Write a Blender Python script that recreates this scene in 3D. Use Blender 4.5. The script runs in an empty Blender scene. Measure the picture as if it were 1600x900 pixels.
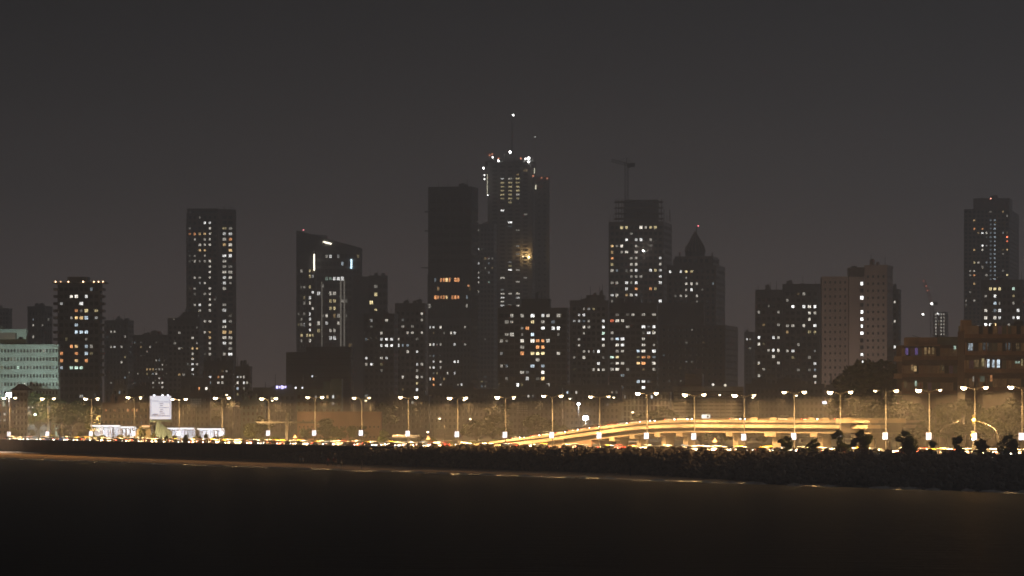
import bpy, math, random
import numpy as np
from mathutils import Vector, Matrix
R = math.radians
scene = bpy.context.scene
col = scene.collection
rng = random.Random(11)

# ------------------------------------------------------------------ camera
F = 6000.0          # focal length in photo pixels (1600 wide) = 135 mm lens
HC = 11.7           # eye height above the sea
YH = 649.0          # photo row of the eye level
cam_d = bpy.data.cameras.new('camera'); cam_d.sensor_width = 36; cam_d.lens = 36 * F / 1600
cam_d.shift_y = (YH - 450) / 1600; cam_d.clip_start = 1; cam_d.clip_end = 20000
cam = bpy.data.objects.new('camera', cam_d); col.objects.link(cam)
cam.location = (0, 0, HC); cam.rotation_euler = (R(90), 0, 0)
scene.camera = cam

# ------------------------------------------------------------------ world: night sky with city glow along the horizon
world = bpy.data.worlds.new('World'); scene.world = world; world.use_nodes = True
wn, wl = world.node_tree.nodes, world.node_tree.links
bg = wn['Background']
tc = wn.new('ShaderNodeTexCoord'); sx = wn.new('ShaderNodeSeparateXYZ'); wl.new(tc.outputs['Generated'], sx.inputs[0])
ab = wn.new('ShaderNodeMath'); ab.operation = 'ABSOLUTE'; wl.new(sx.outputs['Z'], ab.inputs[0])
ramp = wn.new('ShaderNodeValToRGB'); wl.new(ab.outputs[0], ramp.inputs[0])
GLOW = ((0.0, (.150, .112, .102)), (.038, (.104, .082, .079)), (.060, (.050, .041, .040)), (.083, (.022, .019, .0195)), (.108, (.010, .0095, .0105)), (.2, (.006, .0058, .0066)), (1.0, (.003, .003, .0035)))
while len(ramp.color_ramp.elements) < len(GLOW): ramp.color_ramp.elements.new(.5)
for e, (p, c) in zip(ramp.color_ramp.elements, GLOW): e.position = p; e.color = (*c, 1)
sky = wn.new('ShaderNodeTexSky'); sky.sky_type = 'NISHITA'; sky.sun_disc = False
sky.sun_elevation = R(-8); sky.sun_rotation = R(250)
sm = wn.new('ShaderNodeMixRGB'); sm.blend_type = 'ADD'; sm.inputs[0].default_value = .02
wl.new(ramp.outputs[0], sm.inputs[1]); wl.new(sky.outputs[0], sm.inputs[2])
wl.new(sm.outputs[0], bg.inputs[0]); bg.inputs[1].default_value = 1.0

# faint added sun lamp behind the skyline on the right, to brighten the haze
haze_backlight_d = bpy.data.lights.new('haze_backlight', 'SUN'); haze_backlight_d.energy = .25; haze_backlight_d.angle = R(.5); haze_backlight_d.color = (.84, .89, 1)
haze_backlight = bpy.data.objects.new('haze_backlight', haze_backlight_d); col.objects.link(haze_backlight)
BACKLIGHT_EL, BACKLIGHT_AZ = R(18), R(40)
haze_backlight.rotation_euler = Vector((math.sin(BACKLIGHT_AZ)*math.cos(BACKLIGHT_EL), math.cos(BACKLIGHT_AZ)*math.cos(BACKLIGHT_EL), math.sin(BACKLIGHT_EL))).to_track_quat('Z', 'Y').to_euler()
HAZE_DENSITY = 4.0e-4
HAZE_G = .4
LAMP_W = 210000.0
vs = scene.view_settings
scene.display_settings.display_device = 'sRGB'
vs.view_transform = 'Standard'; vs.look = 'None'; vs.gamma = 1; vs.use_curve_mapping = False; vs.exposure = 0
cy = scene.cycles
cy.max_bounces = 4; cy.diffuse_bounces = 2; cy.glossy_bounces = 2; cy.volume_bounces = 0; cy.transmission_bounces = 2; cy.transparent_max_bounces = 4
cy.sample_clamp_indirect = 2.0; cy.sample_clamp_direct = 0; cy.caustics_reflective = False; cy.caustics_refractive = False
cy.use_denoising = True; cy.use_light_tree = True; cy.filter_width = 1.6 if hasattr(cy, 'filter_width') else 1.5

# ------------------------------------------------------------------ helpers
def px(x, D, z): return Vector(((x - 800) / F * D, D, z))
def zof(y, D): return HC + (YH - y) * D / F

def node_mat(name):
    m = bpy.data.materials.new(name); m.use_nodes = True
    return m, m.node_tree.nodes, m.node_tree.links, m.node_tree.nodes['Principled BSDF']
_mats = {}
def paint(rgb, rough=.8, var=.25, scale=.25, bump=0, streak=True, metal=0, objcol=False, name=None):
    """procedural surface: base colour broken by blotches and rain streaks"""
    key = (tuple(rgb), rough, var, scale, bump, streak, metal, objcol)
    if key in _mats: return _mats[key]
    m, n, l, b = node_mat(name or 'surface_%02d' % len(_mats))
    t = n.new('ShaderNodeTexCoord')
    nz = n.new('ShaderNodeTexNoise'); nz.inputs['Scale'].default_value = scale; nz.inputs['Detail'].default_value = 6
    mp = n.new('ShaderNodeMapping'); mp.inputs['Scale'].default_value = (1, 1, .22 if streak else 1)
    l.new(t.outputs['Object'], mp.inputs[0]); l.new(mp.outputs[0], nz.inputs['Vector'])
    mr = n.new('ShaderNodeMapRange'); mr.inputs[1].default_value = .3; mr.inputs[2].default_value = .7
    mr.inputs[3].default_value = 1 - var; mr.inputs[4].default_value = 1 + var * .7
    l.new(nz.outputs[0], mr.inputs[0])
    mx = n.new('ShaderNodeMixRGB'); mx.blend_type = 'MULTIPLY'; mx.inputs[0].default_value = 1
    if objcol:
        oi = n.new('ShaderNodeObjectInfo'); l.new(oi.outputs['Color'], mx.inputs[1])
    else: mx.inputs[1].default_value = (*rgb, 1)
    l.new(mr.outputs[0], mx.inputs[2]); l.new(mx.outputs[0], b.inputs['Base Color'])
    b.inputs['Roughness'].default_value = rough; b.inputs['Metallic'].default_value = metal
    if bump:
        bp = n.new('ShaderNodeBump'); bp.inputs['Strength'].default_value = bump
        l.new(nz.outputs[0], bp.inputs['Height']); l.new(bp.outputs[0], b.inputs['Normal'])
    _mats[key] = m
    return m
def emit(name, rgb, s, sample=False, pattern=0):
    m, n, l, b = node_mat(name)
    b.inputs['Base Color'].default_value = (.03, .03, .03, 1)
    b.inputs['Emission Color'].default_value = (*rgb, 1); b.inputs['Emission Strength'].default_value = s
    if pattern:
        t = n.new('ShaderNodeTexCoord'); nz = n.new('ShaderNodeTexNoise'); nz.inputs['Scale'].default_value = pattern
        l.new(t.outputs['Object'], nz.inputs['Vector'])
        mr = n.new('ShaderNodeMapRange'); mr.inputs[1].default_value = .35; mr.inputs[2].default_value = .65
        mr.inputs[3].default_value = s * .45; mr.inputs[4].default_value = s * 1.3
        l.new(nz.outputs[0], mr.inputs[0]); l.new(mr.outputs[0], b.inputs['Emission Strength'])
    m.cycles.emission_sampling = 'AUTO' if sample else 'NONE'
    return m

class MB:
    """collects shapes, links them as ONE mesh object"""
    def __init__(s): s.v = []; s.f = []; s.m = []
    def quad(s, a, b, c, d, mi=0):
        i = len(s.v); s.v += [tuple(a), tuple(b), tuple(c), tuple(d)]; s.f.append((i, i+1, i+2, i+3)); s.m.append(mi); return s
    def poly(s, pts, mi=0):
        i = len(s.v); s.v += [tuple(p) for p in pts]; s.f.append(tuple(range(i, i+len(pts)))); s.m.append(mi); return s
    def box(s, c, size, rz=0, mi=0, top=1.0):
        cx, cy_, cz = c; a, b, h = size[0]/2, size[1]/2, size[2]/2; i = len(s.v)
        co, si = math.cos(rz), math.sin(rz)
        for dz in (-1, 1):
            k = 1.0 if dz < 0 else top
            for dx, dy in ((-1,-1),(1,-1),(1,1),(-1,1)):
                x, y = dx*a*k, dy*b*k
                s.v.append((cx + x*co - y*si, cy_ + x*si + y*co, cz + dz*h))
        for q in ((3,2,1,0),(4,5,6,7),(0,1,5,4),(1,2,6,5),(2,3,7,6),(3,0,4,7)): s.f.append(tuple(i+k for k in q)); s.m.append(mi)
        return s
    def tube(s, pts, rad, n=6, mi=0, cap=True):
        pts = [Vector(p) for p in pts]; rad = rad if isinstance(rad, (list, tuple)) else [rad]*len(pts); base = len(s.v)
        for k, p in enumerate(pts):
            d = (pts[min(k+1, len(pts)-1)] - pts[max(k-1, 0)])
            d = d.normalized() if d.length > 1e-6 else Vector((0,0,1))
            u = d.cross(Vector((0,0,1)) if abs(d.z) < .9 else Vector((1,0,0))).normalized(); w = d.cross(u)
            for j in range(n):
                a = 2*math.pi*j/n; s.v.append(tuple(p + (u*math.cos(a) + w*math.sin(a))*rad[k]))
        for k in range(len(pts)-1):
            for j in range(n):
                a, b = base + k*n + j, base + k*n + (j+1) % n
                s.f.append((a, b, b+n, a+n)); s.m.append(mi)
        if cap:
            s.f.append(tuple(base + j for j in range(n))[::-1]); s.m.append(mi)
            e = base + (len(pts)-1)*n; s.f.append(tuple(e + j for j in range(n))); s.m.append(mi)
        return s
    def lathe(s, prof, n=12, c=(0,0,0), mi=0):
        base = len(s.v)
        for r, z in prof:
            for j in range(n):
                a = 2*math.pi*j/n; s.v.append((c[0] + r*math.cos(a), c[1] + r*math.sin(a), c[2] + z))
        for k in range(len(prof)-1):
            for j in range(n):
                a, b = base + k*n + j, base + k*n + (j+1) % n
                s.f.append((a, b, b+n, a+n)); s.m.append(mi)
        s.f.append(tuple(base + j for j in range(n))[::-1]); s.m.append(mi)
        e = base + (len(prof)-1)*n; s.f.append(tuple(e + j for j in range(n))); s.m.append(mi)
        return s
    def mesh(s, name, mats, smooth=False):
        me = bpy.data.meshes.new(name); me.from_pydata(s.v, [], s.f)
        for m in (mats if isinstance(mats, (list, tuple)) else [mats]): me.materials.append(m)
        me.polygons.foreach_set('material_index', s.m)
        if smooth: me.polygons.foreach_set('use_smooth', [True]*len(s.f))
        me.update(); return me
    def build(s, name, mats, parent=None, loc=(0,0,0), smooth=False):
        return obj(name, s.mesh(name, mats, smooth), parent, loc)
def obj(name, me, parent=None, loc=(0,0,0), rot=None, scale=None):
    o = bpy.data.objects.new(name, me); col.objects.link(o); o.location = loc
    if rot is not None: o.rotation_euler = rot
    if scale is not None: o.scale = scale
    if parent is not None: o.parent = parent
    return o
def tag(o, label=None, cat=None, group=None, kind=None):
    if label: o['label'] = label
    if cat: o['category'] = cat
    if group: o['group'] = group
    if kind: o['kind'] = kind
    return o
def thing(name, label, cat, loc=(0,0,0), rz=0, group=None, scale=1):
    o = bpy.data.objects.new(name, None); col.objects.link(o); o.location = loc; o.rotation_euler = (0,0,rz)
    o.scale = (scale,)*3; o.empty_display_size = .5
    return tag(o, label, cat, group)
def copy_tree(o, parent=None):
    c = o.copy(); col.objects.link(c); c.parent = parent
    for ch in o.children: copy_tree(ch, c)
    return c
ORD = 'zeroth first second third fourth fifth sixth seventh eighth ninth tenth eleventh twelfth thirteenth fourteenth fifteenth sixteenth seventeenth eighteenth nineteenth twentieth twenty-first twenty-second twenty-third twenty-fourth'.split()

# ------------------------------------------------------------------ shore lines from the photograph (pixel column -> distance)
def fit(xs, ss): return np.poly1d(np.polyfit(xs, ss, 2))
_wall = fit([0, 600, 900, 1150, 1600], [5.21, 6.76, 7.6, 8.0, 8.73])
_sea = fit([0, 600, 900, 1150, 1600], [5.85, 7.35, 8.46, 9.3, 10.3])
_lamp = fit([0, 300, 600, 900, 1241, 1384, 1600], [5.0, 5.55, 6.25, 6.95, 7.5, 7.72, 8.2])
Dwall = lambda x: F / float(_wall(x)); Dsea = lambda x: F / float(_sea(x)); Dlamp = lambda x: F / float(_lamp(x))
GZ = 3.7; WALLTOP = 4.6
def line_pt(fn, x): D = fn(x); return Vector(((x-800)/F*D, D, 0))
def frame_at(fn, x):
    p = line_pt(fn, x); q = line_pt(fn, x + 4); t = (q - p).normalized()      # along the road to the right (and nearer)
    return p, t, Vector((-t.y, t.x, 0))                                       # n points inland
XS = list(range(-600, 2201, 20))
LAMPX = [15, 75, 143, 210, 280, 347, 420, 492, 565, 638, 715, 790, 863, 937, 1011, 1085, 1163, 1241, 1313, 1384, 1452, 1523, 1597]
LAMPY = [622, 623, 623, 621, 624, 622, 623, 621, 622, 621, 622, 621, 619, 620, 615, 617, 618, 613, 613, 611, 610, 606, 605]
def between(x):
    k = sum(1 for v in LAMPX if v <= x)
    if k == 0: return 'at the left edge'
    if k == len(LAMPX): return 'at the right edge'
    return 'between %s and %s lamps' % (ORD[k], ORD[k+1])
# ------------------------------------------------------------------ the setting
# water
m, n, l, b = node_mat('sea_water')
b.inputs['Base Color'].default_value = (.004, .006, .007, 1); b.inputs['Roughness'].default_value = .5; b.inputs['IOR'].default_value = 1.33; b.inputs['Specular IOR Level'].default_value = .035
t = n.new('ShaderNodeTexCoord'); mp = n.new('ShaderNodeMapping'); mp.inputs['Scale'].default_value = (.10, .35, 1)
l.new(t.outputs['Object'], mp.inputs[0])
n1 = n.new('ShaderNodeTexNoise'); n1.inputs['Scale'].default_value = 1; n1.inputs['Detail'].default_value = 5; n1.inputs['Roughness'].default_value = .65
l.new(mp.outputs[0], n1.inputs['Vector'])
bp = n.new('ShaderNodeBump'); bp.inputs['Strength'].default_value = 1; bp.inputs['Distance'].default_value = 1.6
l.new(n1.outputs[0], bp.inputs['Height']); l.new(bp.outputs[0], b.inputs['Normal'])
mw = MB(); NX, NY = 60, 90
wx = np.linspace(-2900, 2900, NX); 
mw.quad((-2900, -40, 0), (2900, -40, 0), (2900, 3990, 0), (-2900, 3990, 0))
tag(mw.build('sea', m), 'dark calm sea in front of the promenade', kind='structure')

# land: from the wall line inland
soil = paint((.07, .065, .055), .95, .4, .05, streak=False, name='city_ground')
g = MB(); lp = [line_pt(Dwall, x) for x in XS]
lp = [Vector((-2850, lp[0].y + 900, 0))] + lp + [Vector((lp[-1].x + 400, lp[-1].y - 60, 0)), Vector((2850, lp[-1].y - 80, 0))]
for a, c in zip(lp, lp[1:]):
    ya, yc = 3980, 3980
    g.quad((a.x, a.y, GZ), (c.x, c.y, GZ), (c.x, yc, GZ), (a.x, ya, GZ))
    g.quad((c.x, c.y, GZ), (a.x, a.y, GZ), (a.x, a.y, -1), (c.x, c.y, -1))
tag(g.build('ground', soil), 'flat city ground behind the promenade', kind='structure')

# beach
m, n, l, b = node_mat('beach_sand')
ge = n.new('ShaderNodeNewGeometry'); se = n.new('ShaderNodeSeparateXYZ'); l.new(ge.outputs['Position'], se.inputs[0])
wet = n.new('ShaderNodeMapRange'); wet.inputs[1].default_value = .06; wet.inputs[2].default_value = .25; l.new(se.outputs['Z'], wet.inputs[0])
nz = n.new('ShaderNodeTexNoise'); nz.inputs['Scale'].default_value = .35; nz.inputs['Detail'].default_value = 8; l.new(ge.outputs['Position'], nz.inputs['Vector'])
cr = n.new('ShaderNodeValToRGB'); cr.color_ramp.elements[0].color = (.48, .29, .14, 1); cr.color_ramp.elements[1].color = (.64, .41, .22, 1)
l.new(nz.outputs[0], cr.inputs[0])
mx = n.new('ShaderNodeMixRGB'); mx.inputs[1].default_value = (.09, .07, .05, 1); l.new(cr.outputs[0], mx.inputs[2]); l.new(wet.outputs[0], mx.inputs[0])
l.new(mx.outputs[0], b.inputs['Base Color'])
ro = n.new('ShaderNodeMapRange'); ro.inputs[3].default_value = .25; ro.inputs[4].default_value = .95; l.new(wet.outputs[0], ro.inputs[0]); l.new(ro.outputs[0], b.inputs['Roughness'])
bp = n.new('ShaderNodeBump'); bp.inputs['Distance'].default_value = .25; bp.inputs['Strength'].default_value = .8; l.new(nz.outputs[0], bp.inputs['Height']); l.new(bp.outputs[0], b.inputs['Normal'])
bm_ = MB(); prof = [(-.25, -.6), (0, -.02), (.08, .1), (.25, .3), (.6, .55), (1.0, .95)]
rows = []
for x in XS:
    s_, w_ = line_pt(Dsea, x), line_pt(Dwall, x); wob = .05*math.sin(x*.043) + .035*math.sin(x*.11 + 1)
    rows.append([(s_ + (w_ - s_)*(tt + (wob if tt < .5 else 0))) + Vector((0, 0, zz)) for tt, zz in prof])
for ra, rb in zip(rows, rows[1:]):
    for k in range(len(prof)-1): bm_.quad(ra[k], rb[k], rb[k+1], ra[k+1])
tag(bm_.build('beach', m, smooth=True), 'strip of lamp-lit sand between sea wall and water', kind='structure')

# foam lines of small waves running up the sand
foam = paint((.75, .72, .66), .6, .3, 1.5, streak=False, name='foam')
fb = foam.node_tree.nodes['Principled BSDF']; fb.inputs['Roughness'].default_value = .3; fb.inputs['Coat Weight'].default_value = 1; fb.inputs['Coat Roughness'].default_value = .22
fo = MB(); x = -40
while x < 1640:
    ln = rng.uniform(14, 46)
    if not (480 < x < 500):
        for rowk in range(2):
            off = rng.uniform(-.02, .05) - rowk*.06; N = 7
            a_ = []
            for k in range(N+1):
                xx = x + ln*k/N; s_, w_ = line_pt(Dsea, xx), line_pt(Dwall, xx)
                wd = (.006 + .05*math.sin(math.pi*k/N)*rng.uniform(.5, 1)) * (1 - .45*rowk)
                p = s_ + (w_ - s_)*(off + .01*math.sin(xx*.3)); q = s_ + (w_ - s_)*(off + wd)
                a_.append((p + Vector((0,0,.03)), (p+q)/2 + Vector((0,0,.03 + wd*7)), q + Vector((0,0,.04 + wd*1.5))))
            for u, w in zip(a_, a_[1:]):
                fo.quad(u[0], w[0], w[1], u[1]); fo.quad(u[1], w[1], w[2], u[2])
    x += ln + rng.choice([6, 14, 30, 50])
tag(fo.build('foam', foam, smooth=True), 'thin lines of white wave foam along the waterline', 'foam', kind='stuff')

# sea wall
stone = paint((.13, .115, .10), .9, .35, .6, bump=.3, name='wall_stone')
root = thing('sea_wall', 'long dark stone sea wall carrying the promenade above the beach', 'wall', line_pt(Dwall, 800))
def strip_prism(fn, xs, o0, o1, z0, z1, origin, mb=None, mi=0):
    mb = mb or MB(); prev = None
    for x in xs:
        p, t_, n_ = frame_at(fn, x); p = p - origin
        zz0 = z0(x) if callable(z0) else z0; zz1 = z1(x) if callable(z1) else z1
        cur = [p + n_*o0 + Vector((0,0,zz0)), p + n_*o1 + Vector((0,0,zz0)), p + n_*o1 + Vector((0,0,zz1)), p + n_*o0 + Vector((0,0,zz1))]
        if prev:
            for k in range(4): mb.quad(prev[k], cur[k], cur[(k+1) % 4], prev[(k+1) % 4], mi)
        else: mb.poly(cur[::-1], mi)
        prev = cur
    mb.poly(prev, mi)
    return mb
og = line_pt(Dwall, 800)
strip_prism(Dwall, XS, -.5, .45, -.5, WALLTOP - .16, og).build('wall_body', stone, root)
strip_prism(Dwall, XS, -.62, .6, WALLTOP - .158, WALLTOP, og).build('coping', paint((.22, .2, .17), .85, .3, .8, name='coping'), root)

# promenade pavement, road, kerbs
def gap(x):
    p, t_, n_ = frame_at(Dlamp, x); best = min((p - line_pt(Dwall, xx)).length for xx in range(int(x) - 400, int(x) + 401, 25)); return best
GAPS = {x: gap(x) for x in range(-600, 2201, 100)}
gapf = lambda x: float(np.interp(x, list(GAPS), list(GAPS.values())))
pave = paint((.24, .21, .18), .85, .25, .4, streak=False, name='pavement')
tag(strip_prism(Dwall, XS, .62, 5.5, GZ + .004, GZ + .14, Vector((0,0,0))).build('promenade_pavement', pave), 'raised promenade pavement behind the sea wall', kind='structure')
asph = paint((.06, .057, .055), .7, .3, .15, streak=False, name='asphalt')
rd = MB(); pv = None
for x in XS:
    p, t_, n_ = frame_at(Dlamp, x); sea = min(13, gapf(x) - 6.5)
    c = (p - n_*sea + Vector((0,0,GZ + .008)), p + n_*13.5 + Vector((0,0,GZ + .008)))
    if pv: rd.quad(pv[0], c[0], c[1], pv[1])
    pv = c
road = tag(rd.build('road', asph), 'wide asphalt sea-front road under the street lamps', kind='structure')
tag(strip_prism(Dlamp, XS, -.6, .6, GZ + .01, GZ + .2, Vector((0,0,0))).build('median_kerb', pave), 'raised kerb along the middle of the road', kind='structure')
mk = MB(); xx = -100.0; white = paint((.75, .75, .7), .6, .2, 1, streak=False, name='road_paint')
while xx < 1700:
    for off in (-9.5, -5.5, 5, 9):
        p, t_, n_ = frame_at(Dlamp, xx); c = p + n_*off
        if -off < gapf(xx) - 8:
            a = c + Vector((0,0,GZ + .013)); mk.quad(a - n_*.08, a - n_*.08 + t_*3, a + n_*.08 + t_*3, a + n_*.08)
    xx += 24
tag(mk.build('lane_marking', white, road), kind='stuff')

# rocks heaped against the wall
rock = paint((.36, .29, .22), .95, .5, 1.2, bump=.5, streak=False, name='rock')
ico = [(0,0,1)] + [(.894*math.cos(a), .894*math.sin(a), .447) for a in [2*math.pi*k/5 for k in range(5)]] + [(.894*math.cos(a), .894*math.sin(a), -.447) for a in [2*math.pi*(k+.5)/5 for k in range(5)]] + [(0,0,-1)]
icf = [(0,1+k,1+(k+1)%5) for k in range(5)] + [(1+k,6+k,1+(k+1)%5) for k in range(5)] + [(6+k,6+(k+1)%5,1+(k+1)%5) for k in range(5)] + [(11,6+(k+1)%5,6+k) for k in range(5)]
rb_ = MB()
for k in range(8200):
    x = rng.uniform(430, 1680)
    reach = float(np.interp(x, [430, 600, 760, 950, 1050, 1200, 1600], [.22, .3, .42, .45, .62, .88, .93]))
    pile = float(np.interp(x, [430, 520, 700, 950, 1600], [1.6, 2.6, 4.4, 4.5, 4.3]))
    u = rng.random(); s_, w_ = line_pt(Dsea, x), line_pt(Dwall, x); tt = 1 - reach*u
    z = pile*(1 - u**(2.3 if x < 1080 else 1.1)) + .35*u + rng.uniform(-.45, .3); c = s_ + (w_ - s_)*tt - frame_at(Dwall, x)[2]*.6
    r = rng.uniform(.4, .95); i0 = len(rb_.v); rot = Matrix.Rotation(rng.uniform(0, 6), 3, Vector((rng.uniform(-1,1), rng.uniform(-1,1), .4)).normalized())
    sc_ = (rng.uniform(.7, 1.3), rng.uniform(.7, 1.3), rng.uniform(.5, 1))
    for v in ico:
        q = rot @ Vector([v[j]*sc_[j]*r*rng.uniform(.75, 1.15) for j in range(3)]); rb_.v.append((c.x + q.x, c.y + q.y, z + q.z))
    for f in icf: rb_.f.append(tuple(i0 + j for j in f)); rb_.m.append(0)
tag(rb_.build('boulders', rock), 'heap of rough boulders piled against the sea wall', 'boulders', kind='stuff')
# ------------------------------------------------------------------ street lamps
polem = paint((.04, .037, .032), .6, .2, 1.5, name='pole_paint')
steel = paint((.10, .095, .085), .55, .2, 1.5, metal=0, name='galvanised_steel')
darkm = paint((.05, .05, .05), .6, .2, 2, name='dark_metal')
LAMPCOL = (1.0, .58, .22)
lens_m = emit('sodium_lens', (1, .78, .45), 40)
lens_dim = emit('sodium_lens_far', (1, .80, .50), 9)
sign_m = emit('light_box_face', (.93, .9, 1.0), 2.2, pattern=1.2)
pole_me = MB().tube([(0,0,0), (0,0,.04), (0,0,.041), (0,0,.5), (0,0,1)], [.24, .24, .13, .11, .08], 8).mesh('pole', polem, True)
def arm_mesh(s): return MB().tube([(0,0,-.5), (s*.5,0,-.1), (s*1.3,0,.12), (s*2.0,0,.2)], [.06, .055, .05, .045], 6).mesh('arm', polem, True)
arm_me = {-1: arm_mesh(-1), 1: arm_mesh(1)}
head_me = MB().lathe([(.16, .24), (.42, .2), (.6, .1), (.62, .0), (.55, -.03)][::-1], 12).mesh('luminaire', steel, True)
lens_me = MB().lathe([(.02, -.62), (.34, -.54), (.55, -.32), (.62, -.035)], 12).mesh('lens', lens_m, True)
lens_me2 = lens_me.copy(); lens_me2.materials[0] = lens_dim
box_me = MB().box((0,0,0), (1.1, .3, 1.45)).mesh('sign_box', darkm)
face_me = MB().box((0,-.17,0), (1.0, .03, 1.35)).mesh('sign_face', sign_m)
spot = bpy.data.lights.new('lamp_light', 'SPOT'); spot.energy = LAMP_W; spot.color = LAMPCOL; spot.spot_size = R(144); spot.spot_blend = 1; spot.shadow_soft_size = .3
omni = bpy.data.lights.new('lamp_bowl_glow', 'POINT'); omni.energy = LAMP_W*.0150; omni.color = LAMPCOL; omni.shadow_soft_size = .3
lrng = random.Random(4); SPOTS, OMNIS, LENS = [spot], [omni], [lens_me]
for f_ in (.7, .42):
    a_ = spot.copy(); a_.energy = spot.energy*f_; SPOTS.append(a_); a_ = omni.copy(); a_.energy = omni.energy*f_; OMNIS.append(a_)
    a_ = lens_me.copy(); a_.materials[0] = emit('sodium_lens_dim', (1, .78, .45), 40*f_*f_); LENS.append(a_)
for k, (x, y) in enumerate(zip(LAMPX, LAMPY)):
    D = Dlamp(x); p, t_, n_ = frame_at(Dlamp, x); z = zof(y, D); H = z - GZ - .25
    near = ', tallest looking of all' if k == len(LAMPX)-1 else ''
    lab = 'double armed street lamp with white light box, %s from left along the sea-front road' % ORD[k+1]
    if x in (): lab = lab
    r = thing('street_lamp', lab, 'street lamp', (p.x, p.y, GZ + .2), math.atan2(-n_.x, n_.y)*.55, 'double armed lamps along the road')
    obj('pole', pole_me, r, scale=(1, 1, H))
    for s in (-1, 1):
        obj('arm', arm_me[s], r, (0, 0, H))
        h = obj('luminaire', head_me, r, (s*2.35, 0, H + .22), (0, -s*.1, 0))
        lv = 0 if s < 0 and lrng.random() < .8 else lrng.choice((1, 1, 2))
        obj('lens', LENS[lv], h, scale=((.9, .76, .62)[lv],)*3)
        lo = bpy.data.objects.new('lamp_light', SPOTS[lv]); col.objects.link(lo); lo.parent = h; lo.location = (0, 0, -.75); lo.rotation_euler = (0, R(14 if s < 0 else -13), 0)
        lo = bpy.data.objects.new('lamp_light', OMNIS[lv]); col.objects.link(lo); lo.parent = h; lo.location = (0, -.1, -.9)
    zb = zof(float(np.interp(x, [15, 300, 565, 750, 1011, 1163, 1300, 1600], [678, 677, 676.5, 679, 681, 683, 681, 682])), D)
    sb = obj('sign_box', box_me, r, (0, -.32, zb - GZ - .2), (0, 0, -r.rotation_euler.z))
    obj('sign_face', face_me, sb)

# smaller single-arm lamps behind the main row
spot2 = bpy.data.lights.new('small_lamp_light', 'SPOT'); spot2.energy = LAMP_W*.25; spot2.color = LAMPCOL; spot2.spot_size = R(135); spot2.spot_blend = 1; spot2.shadow_soft_size = .3
arm2 = MB().tube([(0,0,0), (-.9,0,.2), (-1.5,0,.25)], .045, 6).mesh('arm', steel, True)
small = [(28, 625, 1290), (68, 625, 1330), (155, 624, 1350), (222, 622, 1340), (282, 624, 1300), (357, 616, 1300), (428, 625, 1330), (574, 625, 1340), (690, 653, 1230), (728, 624, 1250), (738, 654, 1220), (805, 622, 1280), (893, 622, 1300), (962, 620, 1250), (1128, 616, 1200), (1180, 620, 1150), (1248, 617, 1150), (1331, 614, 1100), (1405, 616, 1040), (1470, 611, 1000), (1548, 612, 960), (672, 674, 1150), (772, 672, 1130), (992, 643, 1180)]
for k, (x, y, D) in enumerate(small):
    z = zof(y, D); H = z - GZ - .3
    r = thing('side_street_lamp', 'slim single armed street lamp in the street behind, %s from left of its row' % ORD[k+1], 'street lamp', ((x+5-800)/F*D, D, GZ), rng.uniform(-.3, .3), 'slim lamps in the streets behind')
    obj('pole', pole_me, r, scale=(.7, .7, H)); obj('arm', arm2, r, (0, 0, H))
    h = obj('luminaire', head_me, r, (-1.7, 0, H + .22), scale=(.62,)*3); obj('lens', lens_me2, h)
    lo = bpy.data.objects.new('lamp_light', spot2); col.objects.link(lo); lo.parent = h; lo.location = (0, 0, -.8)

# plain thin poles without lamps
for k, (x, y0, D) in enumerate([(651, 668, 1120), (677, 655, 1060), (723, 657, 1040), (777, 657, 1010), (800, 666, 960), (832, 664, 940), (882, 632, 1130), (881, 657, 910), (1126, 640, 930), (1248, 632, 900), (1320, 628, 860), (1462, 622, 790), (1003, 641, 930)]):
    r = thing('sign_pole', 'bare slim steel pole by the road, %s from left of the bare poles' % ORD[k+1], 'pole', px(x, D, GZ), 0, 'bare poles along the road')
    H = zof(y0, D) - GZ; obj('pole', pole_me, r, scale=(.6, .6, H))
    obj('collar', MB().lathe([(.13, 0), (.15, .1), (.15, .5), (.13, .6)], 8).mesh('collar', steel), r, (0, 0, H*.55))
    obj('cap', MB().lathe([(.1, 0), (.1, .08), (.02, .16)], 8).mesh('cap', steel), r, (0, 0, H))

# floodlights shining towards the sea
fl_m = emit('flood_lens', (.95, .96, 1), 60)
fll = bpy.data.lights.new('flood_light', 'SPOT'); fll.spot_size = R(150); fll.spot_blend = .5; fll.energy = LAMP_W*.16; fll.color = (.95, .96, 1); fll.shadow_soft_size = .4
for x, y, D, lab, size in [(14, 617, 1150, 'tall white floodlight mast at the far left edge of the road', 1.0), (915, 653, 1180, 'bright white floodlight mast standing just above the flyover ramp', 1.0), (904, 631, 1200, 'taller thin floodlight mast with small white lamp beside ramp', .5), (1009, 690, 900, 'low white work floodlight glaring under the flyover deck', .7)]:
    r = thing('floodlight_mast', lab, 'floodlight', px(x, D, GZ)); H = zof(y, D) - GZ
    obj('pole', pole_me, r, scale=(.8, .8, H - .3))
    obj('lamp_housing', MB().box((0, .12, 0), (1.5*size + .2, .22, 1.0*size + .2)).box((0, .3, -.1), (.2, .5, .2)).mesh('lamp_housing', darkm), r, (0, 0, H))
    obj('lens', MB().box((0, -.03, 0), (1.5*size, .06, 1.0*size)).mesh('lens', fl_m), r, (0, 0, H))
    lo = bpy.data.objects.new('lamp_light', fll); col.objects.link(lo); lo.parent = r; lo.location = (0, -.8, H)

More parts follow.
